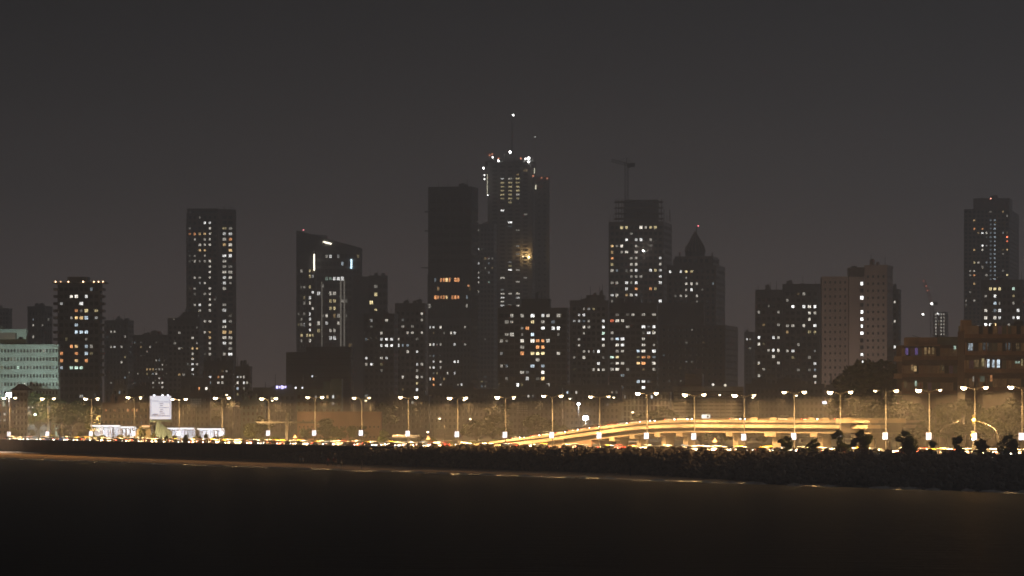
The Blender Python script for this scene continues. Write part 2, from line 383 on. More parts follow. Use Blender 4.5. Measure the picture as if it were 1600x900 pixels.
# stadium floodlight racks, unlit
for x, y0, y1, D, lab in [(306, 624, 637, 1330, 'unlit sports-ground floodlight rack on mast right of the glowing screen'), (816, 634, 648, 1250, 'unlit floodlight rack on forked mast left of the flyover ramp')]:
    r = thing('floodlight_rack', lab, 'floodlight', px(x, D, GZ)); z0, z1 = zof(y1, D) - GZ, zof(y0, D) - GZ
    mb = MB().tube([(0,0,0), (0,0,z0 - 1.4)], [.3, .2], 8).tube([(0,0,z0-1.4), (-1.2,0,z0)], .12, 6).tube([(0,0,z0-1.4), (1.2,0,z0)], .12, 6); mb.build('mast', steel, r)
    for j in range(4):
        zz = z0 + (z1 - z0)*(j + .5)/4; MB().box((0,.1,zz), (3.7, .12, .12)).build('rail', steel, r)
        for i in range(5): obj('lamp_housing', MB().box((-1.5 + i*.75, -.05, zz + .25), (.55, .3, .38), top=.8).mesh('lamp_housing', paint((.5, .5, .5), .5, .1, 1)), r)

# ------------------------------------------------------------------ flyover
parap = paint((.33, .26, .175), .8, .3, .5, name='parapet_paint')
conc = paint((.19, .15, .105), .85, .3, .35, bump=.15, name='flyover_concrete')
conc_d = paint((.035, .025, .018), .9, .35, .3, bump=.2, name='shaded_concrete')  # concrete darkened to paint shade below the parapet
FX = list(range(690, 1371, 10)) + [1385, 1400, 1415, 1430, 1450]
def Dfly(x): return F / (float(_lamp(x))*.972) + max(0, x - 1365)*.5
TOPY = ([690, 720, 790, 850, 930, 1000, 1040, 1085, 1370, 1450], [702, 697, 687, 680, 668, 659.5, 657, 656, 657, 656.5])
def deck_top(x): return max(GZ + .02, zof(float(np.interp(x, *TOPY)), Dfly(x)) - .52)
fo_ = line_pt(Dfly, 1000)
fl = thing('flyover', 'concrete flyover climbing from the road on the left and running level', 'flyover', (fo_.x, fo_.y, GZ))
fo_ = fo_ + Vector((0, 0, GZ))
up = lambda d: (lambda x: deck_top(x) + d)
strip_prism(Dfly, FX, .12, 9.3, up(-.5), up(0), fo_).build('deck', conc_d, fl)  # dark colour makes the recessed deck edge read as a shadow line
strip_prism(Dfly, FX, -.30, .1, up(.004), up(.52), fo_).build('parapet', parap, fl)
strip_prism(Dfly, FX, 8.9, 9.2, up(.004), up(.95), fo_).build('parapet', parap, fl)
strip_prism(Dfly, FX, -.75, .118, up(-1.15), up(-.45), fo_).build('edge_beam', parap, fl)
GX = [x for x in FX if x >= 870]
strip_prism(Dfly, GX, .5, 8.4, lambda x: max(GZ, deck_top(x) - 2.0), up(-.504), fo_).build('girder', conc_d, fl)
strip_prism(Dfly, GX, .25, 8.6, lambda x: max(GZ, deck_top(x) - 2.25), lambda x: max(GZ + .2, deck_top(x) - 2.002), fo_).build('girder_flange', conc, fl)
RX = [x for x in FX if x <= 880]
strip_prism(Dfly, RX, .3, 8.6, lambda x: GZ - .1, lambda x: max(GZ, deck_top(x) - .502), fo_).build('ramp_wall', conc, fl)
strip_prism(Dfly, [885, 895, 905, 915, 922], .28, 8.3, lambda x: GZ - .1, lambda x: deck_top(x) - 2.252, fo_).build('abutment', paint((.24, .12, .075), .9, .3, .5, name='brick_red_render'), fl)
for x, w in [(955, 1.1), (987, 1.0), (1026, 1.1), (1060, 1.2), (1138, 1.2), (1202, 2.0), (1270, 1.2), (1336, 1.4), (1400, 1.2)]:
    p, t_, n_ = frame_at(Dfly, x); zt = deck_top(x) - 2.25
    q = p - fo_
    pc = q + n_*3.0; rz = math.atan2(t_.y, t_.x)
    MB().box((pc.x, pc.y, (GZ + zt)/2 - GZ - .4), (w*1.6, 2.2, zt - GZ - .8), rz).build('pier', conc, fl, (0, 0, 0))
    MB().box((pc.x, pc.y, zt - GZ - .4), (w*2.2, 5.6, .78), rz).build('pier_cap', conc, fl)
for x in (1180, 1210, 1238, 1270, 1292, 1325):
    p, t_, n_ = frame_at(Dfly, x); q = p - fo_; rz = math.atan2(t_.y, t_.x)
    MB().box((q.x - n_.x*.15, q.y - n_.y*.15, deck_top(x) - GZ + .52 + .3), (2.6, .35, .56), rz, top=.9).build('planter', parap, fl)

# ------------------------------------------------------------------ gantry, signs, signals, screen
D = 1036; r = thing('sign_gantry', 'tall steel road gantry with long horizontal bar like a cross', 'gantry', px(448, D, GZ))
k = D/F
MB().box((0,0,zof(645, D)/2 - GZ/2), (.75, .6, zof(645, D) - GZ)).build('post', steel, r)
zb = zof(660, D) - GZ
MB().box((-23.5*k, -.5, zb), (46*k, .4, .5)).build('beam', steel, r); MB().box((23*k, -.5, zb), (44*k, .4, .5)).build('beam', steel, r)
for xx in (410, 423, 435, 461, 474, 488):
    MB().box(((xx-448)*k, -.5, zb + .45), (.5, .4, .36)).build('bracket_lamp', steel, r)
tri_m = paint((.8, .62, .4), .5, .1, 1, streak=False)
for x, y, D, lab in [(461, 682, 1030, 'triangular warning sign on post right of the cross shaped gantry'), (669, 684, 958, 'triangular warning sign on post left of the flyover ramp start'), (1117, 688, 842, 'triangular warning sign on post beneath the level flyover deck')]:
    r = thing('warning_sign', lab, 'road sign', px(x, D, GZ)); zc = zof(y, D) - GZ
    MB().tube([(0,0,0), (0,0,zc)], .07, 6).build('post', darkm, r)
    a = .6
    mb = MB(); F3 = [(-a, -.1, zc - .45), (a, -.1, zc - .45), (0, -.1, zc + .65)]; B3 = [(u, -.05, w) for u, _, w in F3]
    mb.poly(F3); mb.poly(B3[::-1])
    for i in range(3): j = (i+1) % 3; mb.quad(F3[j], F3[i], B3[i], B3[j])
    mb.build('sign_plate', paint((.3, .1, .05), .5, .1, 1, streak=False), r)
    MB().poly([(-.48, -.105, zc - .38), (.48, -.105, zc - .38), (0, -.105, zc + .5)]).build('sign_panel', paint((.8, .62, .4), .5, .1, 1, streak=False), r)

# traffic signals with curved outreach arms
sig_a = emit('amber_signal', (1, .45, .05), 40); sig_g = emit('white_signal', (.75, 1, .9), 25); sig_o = emit('signal_off', (.02, .02, .02), 0)
al = bpy.data.lights.new('signal_light', 'POINT'); al.energy = LAMP_W*.006; al.color = (1, .45, .08); al.shadow_soft_size = .2
for x, s, D, lab, lit in [(1467, 1, 740, 'curved traffic signal arm reaching right, left one of the facing pair', 0), (1559, -1, 735, 'curved traffic signal arm reaching left with glowing amber lamp', 1)]:
    r = thing('traffic_signal', lab, 'traffic signal', px(x, D, GZ)); k = D/F
    H = zof(656, D) - GZ; w = 38*k*s
    MB().tube([(0,0,0), (0,0,H*.55), (w*.06,0,H*.68), (w*.2,0,H*.79), (w*.45,0,H*.88), (w,0,H)], [.13, .11, .1, .09, .08, .06], 8).build('arm_post', steel, r, smooth=True)
    hd = MB().box((w, -.1, H), (.5, .3, 1.5)).box((w, -.3, H + .78), (.6, .5, .05)).build('signal_head', darkm, r)
    for i, zz in enumerate((.45, 0, -.45)):
        MB().lathe([(.17, 0), (.15, .04)], 10).build('signal_lens', sig_a if (lit and i == 1) else sig_o, hd, (w, -.26, H + zz)).rotation_euler = (R(90), 0, 0)
    if lit:
        MB().lathe([(.05, -.3), (.25, -.2), (.32, 0), (.25, .2), (.05, .3)], 10).build('amber_lamp', sig_a, r, (w, -.45, H), smooth=True)
        lo = bpy.data.objects.new('lamp_light', al); col.objects.link(lo); lo.parent = r; lo.location = (w, -1, H)
D = 745; r = thing('signal_post', 'short signal post with amber and white lamps under the arm gap', 'traffic signal', px(1520, D, GZ)); H = zof(680, D) - GZ
MB().tube([(0,0,0), (0,0,H+.8)], .1, 8).build('post', steel, r); MB().box((0, -.15, H), (.55, .3, 1.6)).build('signal_head', darkm, r)
MB().lathe([(.05, -.3), (.3, -.2), (.4, 0), (.3, .2), (.05, .3)], 10).build('amber_lamp', sig_a, r, (0, -.5, H), smooth=True)
MB().lathe([(.05, -.2), (.2, -.15), (.26, 0), (.2, .15), (.05, .2)], 10).build('white_lamp', sig_g, r, (0, -.5, H - .75), smooth=True)
lo = bpy.data.objects.new('lamp_light', al); col.objects.link(lo); lo.parent = r; lo.location = (0, -1.2, H)

# big glowing screen on its slanted pylon
D = 1122; k = D/F; zc = zof(637, D) - GZ
r = thing('advertising_screen', 'big square glowing white advertising screen on a slanted pylon', 'screen', px(251, D, GZ))
teal = paint((.22, .36, .38), .6, .2, .5, name='pale_teal_metal')
W_, H_ = 33*k, 36*k
MB().box((0, .5, zc), (W_ + .3, .9, H_ + .3)).build('cabinet', paint((.4, .42, .5), .5, .1, 1), r)
scr = MB().box((0, 0, zc), (W_, .06, H_)).build('screen_face', emit('screen_glow', (.90, .90, 1.0), 1.15, sample=True), r)
ink = emit('screen_ink', (.30, .28, .5), .4); ink2 = emit('screen_pink', (1, .85, .88), 1.35)
for (a, b_, c, d, mm) in [(-.42, .32, -.06, .05, ink2), (.12, .38, .35, .05, ink2), (-.36, .12, .0, .35, ink2)]: pass
def ink_bar(x0, x1, y, h, mm=ink): MB().box(((x0+x1)/2*W_, -.05, zc + y*H_), ((x1-x0)*W_, .03, h*H_)).build('screen_text_line', mm, scr)
for (x0, x1, y, h) in [(-.40, -.08, .29, .02), (-.1, .42, .25, .018), (-.05, .14, .17, .03), (-.03, .12, .09, .03), (-.08, .38, .0, .02), (-.02, .14, -.09, .03), (-.05, .1, -.17, .03), (-.02, .2, -.24, .025), (-.38, -.12, -.28, .03), (-.42, .42, -.355, .03), (-.42, .2, -.31, .015)]: ink_bar(x0, x1, y, h)
for (x0, x1, y, h) in [(-.47, -.45, 0, .8), (.43, .45, 0, .8)]: ink_bar(x0, x1, y, h)
MB().box((0, -.1, zc - H_/2 - .5), (W_ + .4, .9, .5)).build('walkway', teal, r)
for q in (-.3, .1, .35): MB().box((q*W_, -.4, zc + H_/2 + .25), (.5, .5, .25)).build('top_lamp', emit('screen_lamp', (.9, .92, 1), 6), r)
zz = zc - H_/2 - .6
mb = MB(); a = [(-1.9, -.4, 0), (.1, -.4, 0), (.0, -.4, zz), (-1.2, -.4, zz)]; b2 = [(u, .8, w) for u, _, w in a]
mb.poly(a); mb.poly(b2[::-1])
for i in range(4): j = (i+1) % 4; mb.quad(a[j], a[i], b2[i], b2[j])
mb.build('pylon_leg', teal, r)
mb = MB(); a = [(.8, -.3, 0), (3.4, -.3, 0), (3.2, -.3, 3.2), (-.6, -.3, zz), (-1.1, -.3, zz)]; b2 = [(u, .7, w) for u, _, w in a]
mb.poly(a); mb.poly(b2[::-1])
for i in range(5): j = (i+1) % 5; mb.quad(a[j], a[i], b2[i], b2[j])
mb.build('pylon_brace', teal, r)

# white lit canopies (fuel station and pavilion) behind the road on the left
wl_m = emit('white_tube_light', (.92, .95, 1), 2.2, sample=True); wpaint = paint((.4, .4, .42), .5, .15, .5, name='white_paint')
cl = bpy.data.lights.new('canopy_light', 'POINT'); cl.energy = LAMP_W*.01; cl.color = (.92, .95, 1); cl.shadow_soft_size = .6
for x0, x1, y, D, lab in [(262, 303, 671, 1150, 'white lit flat canopy on posts just right of the screen pylon'), (308, 350, 672, 1145, 'second white lit canopy on posts, right of the first'), (142, 188, 667, 1175, 'long white lit pavilion roof left of the screen'), (188, 212, 669, 1170, 'short white lit pavilion roof with glass front beside the screen')]:
    k = D/F; w = (x1-x0)*k; H = zof(y, D) - GZ
    r = thing('lit_canopy', lab, 'canopy', px((x0+x1)/2, D, GZ))
    MB().box((0, 3, H + .35), (w, 7, .5)).build('roof', wpaint, r)
    MB().box((0, -.56, H + .32), (w, .1, .28)).build('light_strip', wl_m, r)
    npost = 4
    for i in range(npost):
        q = -w/2 + .4 + (w - .8)*i/(npost-1)
        for yy in (0, 5.5): MB().box((q, yy, H/2 + .04), (.28, .28, H + .08)).build('post', wpaint, r)
    MB().box((0, 6.4, H/2), (w*.96, .2, H)).build('back_wall', paint((.35, .37, .42), .6, .3, .4), r)
    for i in range(3):
        MB().box((-w*.32 + w*.32*i, 2.2, H + .05), (w*.2, .5, .08)).build('ceiling_light', wl_m, r)
    lo = bpy.data.objects.new('lamp_light', cl); col.objects.link(lo); lo.parent = r; lo.location = (0, 2, H - .6)
# sloped roof next to the pavilion
D = 1140; k = D/F; r = thing('sloped_roof_stall', 'low stall with steep bright sloping roof left of the pylon', 'stall', px(214, D, GZ)); 
mb = MB(); a = [(-15*k, 0, .2), (22*k, 0, .2), (22*k, 0, zof(664, D) - GZ), (7*k, 0, zof(664, D) - GZ)]; b2 = [(u, 5, w) for u, _, w in a]; mb.poly(a); mb.poly(b2[::-1])
for i in range(4): j = (i+1) % 4; mb.quad(a[j], a[i], b2[i], b2[j])
mb.build('roof', paint((.25, .22, .14), .6, .2, .4), r)
MB().box((14*k, -.3, zof(666, D) - GZ), (12*k, .1, .5)).build('sign_strip', emit('orange_strip', (1, .55, .25), 1.6), r)
for q in (-8, 4): MB().box((q*k, -.4, .9), (1.2, .15, 1.5)).build('sign_face', emit('stall_light', (1, .9, .75), 2.2), r)
# white hoarding above the flyover
D = 900; k = D/F; r = thing('hoarding', 'small bright white hoarding above the flyover near its middle', 'hoarding', px(1103, D, GZ)); zc = zof(651, D) - GZ
MB().box((0, .1, zc), (14*k, .3, 7*k)).build('panel', darkm, r); MB().box((0, -.1, zc), (13.4*k, .1, 6.4*k)).build('panel_face', emit('hoarding_glow', (1, .97, .85), 1.6, pattern=.6), r)
MB().box((.4, -.17, zc), (.5, .06, .5)).build('emblem', darkm, r)
MB().tube([(-.6, .2, 0), (-.6, .2, zc - .4)], .12, 6).build('post', steel, r); MB().tube([(.6, .2, 0), (.6, .2, zc - .4)], .12, 6).build('post', steel, r)
# ------------------------------------------------------------------ buildings
# lit window: the object's own colour and brightness (alpha) drive the lamp-lit room behind the glass
m, n, l, b = node_mat('lit_room')
oi = n.new('ShaderNodeObjectInfo'); t = n.new('ShaderNodeTexCoord')
ad = n.new('ShaderNodeVectorMath'); ad.operation = 'ADD'; l.new(t.outputs['Object'], ad.inputs[0])
cm = n.new('ShaderNodeCombineXYZ'); ml = n.new('ShaderNodeMath'); ml.operation = 'MULTIPLY'; ml.inputs[1].default_value = 50
l.new(oi.outputs['Random'], ml.inputs[0]); l.new(ml.outputs[0], cm.inputs[0]); l.new(ml.outputs[0], cm.inputs[2]); l.new(cm.outputs[0], ad.inputs[1])
nz = n.new('ShaderNodeTexNoise'); nz.inputs['Scale'].default_value = 2.6; nz.inputs['Detail'].default_value = 2; l.new(ad.outputs[0], nz.inputs['Vector'])
mr = n.new('ShaderNodeMapRange'); mr.inputs[1].default_value = .36; mr.inputs[2].default_value = .62; mr.inputs[3].default_value = .25; mr.inputs[4].default_value = 1.5; l.new(nz.outputs[0], mr.inputs[0])
st = n.new('ShaderNodeMath'); st.operation = 'MULTIPLY'; l.new(mr.outputs[0], st.inputs[0]); l.new(oi.outputs['Alpha'], st.inputs[1])
st2 = n.new('ShaderNodeMath'); st2.operation = 'MULTIPLY'; st2.inputs[1].default_value = 10; l.new(st.outputs[0], st2.inputs[0])
l.new(oi.outputs['Color'], b.inputs['Emission Color']); l.new(st2.outputs[0], b.inputs['Emission Strength']); b.inputs['Base Color'].default_value = (.05, .05, .05, 1); b.inputs['Roughness'].default_value = .2
m.cycles.emission_sampling = 'NONE'; LIT = m
glass = paint((.018, .02, .024), .15, .3, .4, name='dark_glass')
frame_m = paint((.10, .095, .09), .6, .2, 1, name='window_frame')
wm = MB(); wm.quad((-.5,0,-.5), (.5,0,-.5), (.5,0,.5), (-.5,0,.5))
for a in ((-.47, .06, 1), (.47, .06, 1), (0, .05, 1)): wm.box((a[0], -.06, 0), (a[1], .1, a[2]), mi=1)
for zz in (-.47, .47): wm.box((0, -.055, zz), (.88, .09, .06), mi=1)
WIN = wm.mesh('window', [LIT, frame_m]); PANE = wm.mesh('window_unlit', [glass, frame_m])
CC = dict(w=(1, .93, .80), W=(.98, .98, .95), b=(.72, .88, 1), o=(1, .42, .16), a=(1, .66, .30), y=(1, .82, .42), g=(.72, 1, .82), r=(1, .22, .10), p=(.45, .3, 1))
WS = 2.2   # overall brightness of lit rooms

class Face: pass
def bld(root, x0, xs, x1, ytop, D, th, wall, ry=500, fh=9., cw=7., lit='', panes=False, depth=18, ow=.62, oh=.52, ybot=None, grid=True, clutter=2, rec=.35, band=None, zb=GZ - .2, margin=.6):
    """one block with its near corner at column xs; left face runs to x0, right face to x1; rows/columns of recessed windows"""
    th = R(th); C = px(xs, D, 0); C.z = 0
    dl = Vector((-math.cos(th), math.sin(th), 0)); dr = Vector((math.sin(th), math.cos(th), 0))
    def ext(d, x):
        k = (x - 800)/F; return (C.x - k*C.y)/(k*d.y - d.x)
    Ll = ext(dl, x0) if xs - x0 > .5 else depth
    Lr = ext(dr, x1) if x1 - xs > .5 else depth
    Lr = min(max(Lr, 1), 90); Ll = min(max(Ll, 1), 120)
    zt = zof(ytop, D); z0 = zof(ybot, D) if ybot is not None else zb
    o = root.location.copy(); loc = lambda v: Vector(v) - o
    fhm = fh*D/F; cwm = cw*D/F; mb = MB(); cells = {}
    zr = zof(ry, D); kk = range(-200, 200)
    rows = sorted(zr - k*fhm for k in kk if z0 + fhm*.7 < zr - k*fhm < zt - fhm*margin) if grid else []
    for side, (d, L, nrm) in enumerate(((dl, Ll, -dr), (dr, Lr, -dl))):
        nc = max(1, int(L/cwm)) if rows else 0; mg = (L - nc*cwm)/2; W_, H_ = cwm*ow, fhm*oh
        P = lambda u, z, dep=0: loc(C + d*u - nrm*dep + Vector((0, 0, z)))
        def q(u0, u1, a, c, dep=0, mi=0):
            pts = (P(u0, a, dep), P(u1, a, dep), P(u1, c, dep), P(u0, c, dep))
            mb.poly(pts[::-1] if side == 0 else pts, mi)
        def q4(a, b_, c, e, mi=0): mb.poly((a, b_, c, e), mi)
        visible = not (side == 1 and x1 - xs <= .5) and not (side == 0 and xs - x0 <= .5)
        if not rows or not visible: q(0, L, z0, zt); continue
        zprev = z0
        for ri, z in enumerate(rows):
            a, c = z - H_/2, z + H_/2; q(0, L, zprev, a, 0); zprev = c; up_ = 0
            for ci in range(nc):
                uc = mg + (ci + .5)*cwm; u0, u1 = uc - W_/2, uc + W_/2
                q(up_, u0, a, c); up_ = u1
                q4(P(u0, a), P(u0, c), P(u0, c, rec), P(u0, a, rec)); q4(P(u1, a), P(u1, c), P(u1, c, rec), P(u1, a, rec))
                q4(P(u0, a), P(u1, a), P(u1, a, rec), P(u0, a, rec)); q4(P(u0, c), P(u1, c), P(u1, c, rec), P(u0, c, rec))
                q(u0, u1, a, c, rec, 1)
                cells[(side, ri, ci)] = (P(uc, z, rec - .12), W_, H_, (-th if side == 0 else math.pi/2 - th))
            q(up_, L, a, c)
        q(0, L, zprev, zt)
    A, B_, E, G_ = C, C + dl*Ll, C + dl*Ll + dr*Lr, C + dr*Lr
    for s_, e_ in ((B_, E), (E, G_)): mb.quad(loc(s_ + Vector((0,0,z0))), loc(s_ + Vector((0,0,zt))), loc(e_ + Vector((0,0,zt))), loc(e_ + Vector((0,0,z0))))
    mb.poly([loc(v + Vector((0,0,zt))) for v in (A, G_, E, B_)])
    wo = mb.build('wall', [wall, glass], root)
    used = set()
    if lit and rows:
        pitch_row = rows
        for item in lit.replace('\n', ' ').split(';'):
            p = item.split()
            if len(p) < 2: continue
            X, Y = float(p[0]), float(p[1]); c = p[2] if len(p) > 2 else 'W'; s_ = float(p[3]) if len(p) > 3 else 1.0; wpx = float(p[4]) if len(p) > 4 else 0
            for xx in ([X] if wpx == 0 else np.arange(X - wpx/2 + cw/2, X + wpx/2, cw)):
                side = 0 if xx < xs else 1
                if x1 - xs <= .5: side = 0
                if xs - x0 <= .5: side = 1
                d, L = (dl, Ll) if side == 0 else (dr, Lr)
                k = (xx - 800)/F; u = (C.x - k*C.y)/(k*d.y - d.x); yy = C.y + d.y*u; z = HC + (YH - Y)*yy/F
                ri = min(range(len(rows)), key=lambda i: abs(rows[i] - z)); nc = max(1, int(L/cwm)); mg = (L - nc*cwm)/2
                ci = min(max(int((u - mg)/cwm), 0), nc - 1); key = (side, ri, ci)
                if key in used: continue
                used.add(key); P_, W_, H_, rz = cells[key]
                w_ = obj('window', WIN, root, P_, (0, 0, rz), (W_*rng.uniform(.7, 1), 1, H_*rng.uniform(.75, 1))); rgb = CC[c]
                w_.color = (*rgb, max(.002, .085*s_*WS*rng.uniform(.7, 1.25)))
    if cells and lit:
        for key in sorted(cells):
            if key in used or rng.random() > .11: continue
            used.add(key); P_, W_, H_, rz = cells[key]; w_ = obj('window', WIN, root, P_, (0, 0, rz), (W_*rng.uniform(.5, 1), 1, H_*rng.uniform(.7, 1)))
            w_.color = (*CC[rng.choice('wwWabyw')], .085*WS*rng.uniform(.05, .32))
    if panes:
        cnt = 0
        for key, (P_, W_, H_, rz) in cells.items():
            if key in used or cnt >= 280: continue
            obj('window', PANE, root, P_, (0, 0, rz), (W_, 1, H_)); cnt += 1
    if clutter:
        for k in range(3):
            c = C + dl*Ll*rng.uniform(.05, .95) + dr*Lr*rng.uniform(.1, .6); MB().tube([(0, 0, -.2), (0, 0, rng.uniform(2, 6))], [.16, .08], 5).build('aerial', darkm, root, loc((c.x, c.y, zt)))
        pr = MB()
        for s_, e_ in ((A, B_), (A, G_)):
            dd = (e_ - s_); mid = (s_ + e_)/2; pr.box((mid.x - o.x, mid.y - o.y, zt + .5 - o.z), (dd.length, .3, 1.1), math.atan2(dd.y, dd.x))
        pr.build('roof_parapet', wall, root)
    for k in range(clutter*2):
        u, v = rng.uniform(.15, .85), rng.uniform(.2, .8); c = C + dl*Ll*u + dr*Lr*v; h = rng.uniform(1.5, 3.6); w = min(Ll, 40)*rng.uniform(.08, .2)
        t_ = MB().box((0, 0, h/2 - .1), (w, min(Lr*.3, 5), h), -th)
        t_.box((w*.1, .2, h + .05), (w*.6, 1.5, .5), -th); t_.build('roof_room' if k % 2 == 0 else 'water_tank', wall, root, loc((c.x, c.y, zt)))
    return wo
def tower(name, label, xc, D, cat='building'): return thing(name, label, cat, px(xc, D, GZ))
def roofbox(root, x0, x1, y0, y1, D, mat, name='roof_room', dep=8, dy=3):
    c = px((x0+x1)/2, D, 0); MB().box((c.x - root.location.x, D + dy + dep/2 - root.location.y, (zof(y0, D) + zof(y1, D))/2 - GZ), ((x1-x0)*D/F, dep, zof(y0, D) - zof(y1, D))).build(name, mat, root)
def beacon(root, x, y, D, rgb=(1, .25, .15), s=14, r=.9, name='beacon', dy=-.5):
    key = ('em', rgb, s)
    if key not in _mats: _mats[key] = emit('beacon_%d' % len(_mats), rgb, s)
    p = px(x, D, zof(y, D)) - root.location; rr = r*.5*D/3000
    MB().lathe([(rr*.3, -rr), (rr*.9, -rr*.5), (rr, 0), (rr*.9, rr*.5), (rr*.3, rr)], 8).build(name, _mats[key], root, (p.x, p.y + dy, p.z))
def spire(root, x, y0, y1, D, r0, r1, mat=None, name='mast', dy=4):
    p = px(x, D, zof(y1, D)) - root.location; h = zof(y0, D) - zof(y1, D)
    MB().tube([(0,0,0), (0,0,h)], [r0, r1], 6).build(name, mat or darkm, root, (p.x, p.y + dy, p.z))

grey = paint((.34, .32, .31), .85, .25, .12, name='grey_render'); dark = paint((.2, .195, .2), .8, .25, .12, name='charcoal_render')
brown = paint((.36, .27, .23), .85, .25, .12, name='brown_render'); pink = paint((.60, .44, .37), .85, .2, .12, name='pink_render')
mint = paint((.50, .60, .55), .85, .2, .2, name='mint_render'); pale = paint((.42, .41, .40), .85, .25, .12, name='pale_render')
tealr = paint((.24, .32, .32), .85, .25, .2, name='teal_render'); net = paint((.09, .088, .09), .95, .3, .3, name='dark_netting')

# --- left side
r = tower('office_block', 'pale mint green office block with rows of small windows, far left', 45, 1300)
bld(r, -30, 91, 94, 538, 1300, 4, mint, ry=548, fh=13.1, cw=5.1, panes=True, ow=.5, oh=.42, lit='28 568 g 1.2;36 595 w .8;70 520 w .5', clutter=0)
bld(r, -30, 41, 43, 519, 1304, 4, mint, ry=528, fh=13, cw=11, ybot=538.5, clutter=1, ow=.5, oh=.3)
roofbox(r, -5, 25, 520, 530, 1296, paint((.2, .17, .14), .9, .2, .2), 'canopy', 4, -2)
for i in range(7): 
    q = px(49, 1300, zof(541.5 + 13.1*i, 1300)) - r.location; MB().box((q.x, q.y + 1.0, q.z), (91*1300/F, .5, .22), R(-4)).build('sun_shade', dark, r)
lf = emit('green_flood', (.7, 1, .85), 20)
gl = bpy.data.lights.new('courtyard_light', 'SPOT'); gl.spot_size = R(150); gl.spot_blend = .5; gl.energy = 46000; gl.color = (.84, 1, .92); gl.shadow_soft_size = .6
mastg = thing('courtyard_lamp', 'greenish courtyard lamp lighting the mint office block', 'street lamp', px(55, 1262, GZ))
MB().tube([(0,0,0), (0,0,8)], .12, 6).build('pole', steel, mastg); MB().lathe([(.1, -.3), (.35, 0), (.1, .25)], 8).build('lens', lf, mastg, (0, 0, 8.3))
lo = bpy.data.objects.new('lamp_light', gl); col.objects.link(lo); lo.parent = mastg; lo.location = (0, .3, 9); lo.rotation_euler = (R(125), 0, 0)

r = tower('pagoda_roof_house', 'dark house with pointed hipped roof before the mint office block', 31, 1240)
bld(r, 19, 43, 44, 610, 1240, 5, dark, ry=616, fh=9, cw=6, clutter=0)
k = 1240/F; q = px(31, 1240, zof(610, 1240)) - r.location
MB().lathe([(16*k*1.2, 0), (9*k*1.2, 5*k), (1, 10*k)], 4, (q.x, q.y + 4, q.z)).build('roof', paint((.09, .05, .04), .9, .3, .5), r)

r = tower('apartment_tower', 'dark tower with orange lights along its roof edge, behind mint block', 124, 1500)
bld(r, 90, 156, 160, 443, 1500, 8, dark, ry=463, fh=11.15, cw=8, lit='''114 463 w 1.2;121 463 w 1.1;136 462 W 1;123 475 W .8;117 485 o .5;122 485 o .4;134 485 y .7;148 485 y .4;116 497 a 1.1;123 497 a .9;134 497 b .7;117 507 b .5;116 519 b .9;123 519 b .9;134 519 b .8;
113 542 o 1.2;121 542 a 1;134 542 b .7;95 552 o .8;117 553 o 1;132 553 b .9;93 564 o .9;118 565 a .8;131 564 o .7;94 574 b .5;112 575 g .9;119 575 g 1;124 575 g .9''', ow=.8, clutter=0)
roofbox(r, 104, 136, 432, 443, 1500, dark, 'lift_room', 9)
for xx in (87, 159):
    for i in range(13):
        yy = 452 + i*11.15; q = px(xx, 1500, zof(yy, 1500)) - r.location
        MB().box((q.x, q.y + 3, q.z), (1.9, 6, 1.0)).build('balcony', grey, r)
MB().box((0, 4, zof(441.5, 1500) - GZ), (83*1500/F, 12, .5)).build('roof_slab', dark, r)
for xx, s_ in ((88, 20), (96, 6), (108, 20), (131, 26), (148, 20), (155, 18), (162, 18)): beacon(r, xx, 440.5, 1500, (1, .62, .34), s_*.5, 1.0, 'roof_light', -2.5)

r = tower('hazy_tower', 'small grey block half hidden left of the orange-lit roof tower', 63, 2300); bld(r, 43, 70, 82, 481, 2300, 30, dark, ry=490, fh=9, cw=6, lit='52 507 w .6;51 525 w .5;68 512 w .3;76 500 w .3')
r = tower('hazy_tower', 'faint distant tower behind the mint block, at the left edge', 8, 2900); bld(r, -20, 14, 19, 484, 2900, 20, grey, ry=490, fh=7, cw=5, clutter=1)
r = tower('hazy_tower', 'faint hazy block right beside the orange-lit roof tower', 187, 2300); bld(r, 163, 200, 209, 503, 2300, 18, dark, ry=510, fh=8, cw=6, lit='172 519 w .4;178 540 W .8;176 543 W .6;172 543 w .5;188 546 w .5;188 566 w .7;180 522 w .4;199 525 w .3')
r = tower('hazy_tower', 'low hazy block with scattered tiny lights left of tall white-lit tower', 236, 2100); bld(r, 208, 256, 266, 526, 2100, 12, dark, ry=535, fh=7, cw=5, lit='235 543 w .5;242 561 w .6;255 567 w .6;228 577 a .7;233 578 a .7;238 578 a .6;248 577 w .4;260 573 w .6;260 582 w .5;246 585 w .6;250 590 w .5;255 596 w .8;238 601 w .5;250 600 w .5;255 603 w .6;255 609 W 1;262 590 w .4')
r = tower('apartment_block', 'stepped dark block with one lit column, foot of tall white-lit tower', 288, 2000)
bld(r, 262, 312, 318, 500, 2000, 6, grey, ry=528, fh=8.2, cw=7, lit='281 544 w .3;302 528 w .5;302 544 a 1.1;309 544 a .6;302 552 w .6;302 560 w .8;302 568 W 1.1;309 568 w .5;302 577 W 1.2;302 585 W 1.1;281 585 a .4;271 534 w .3')
bld(r, 285, 309, 312, 491, 2003, 6, grey, ry=496, fh=8.2, cw=7, ybot=500.2, clutter=1)

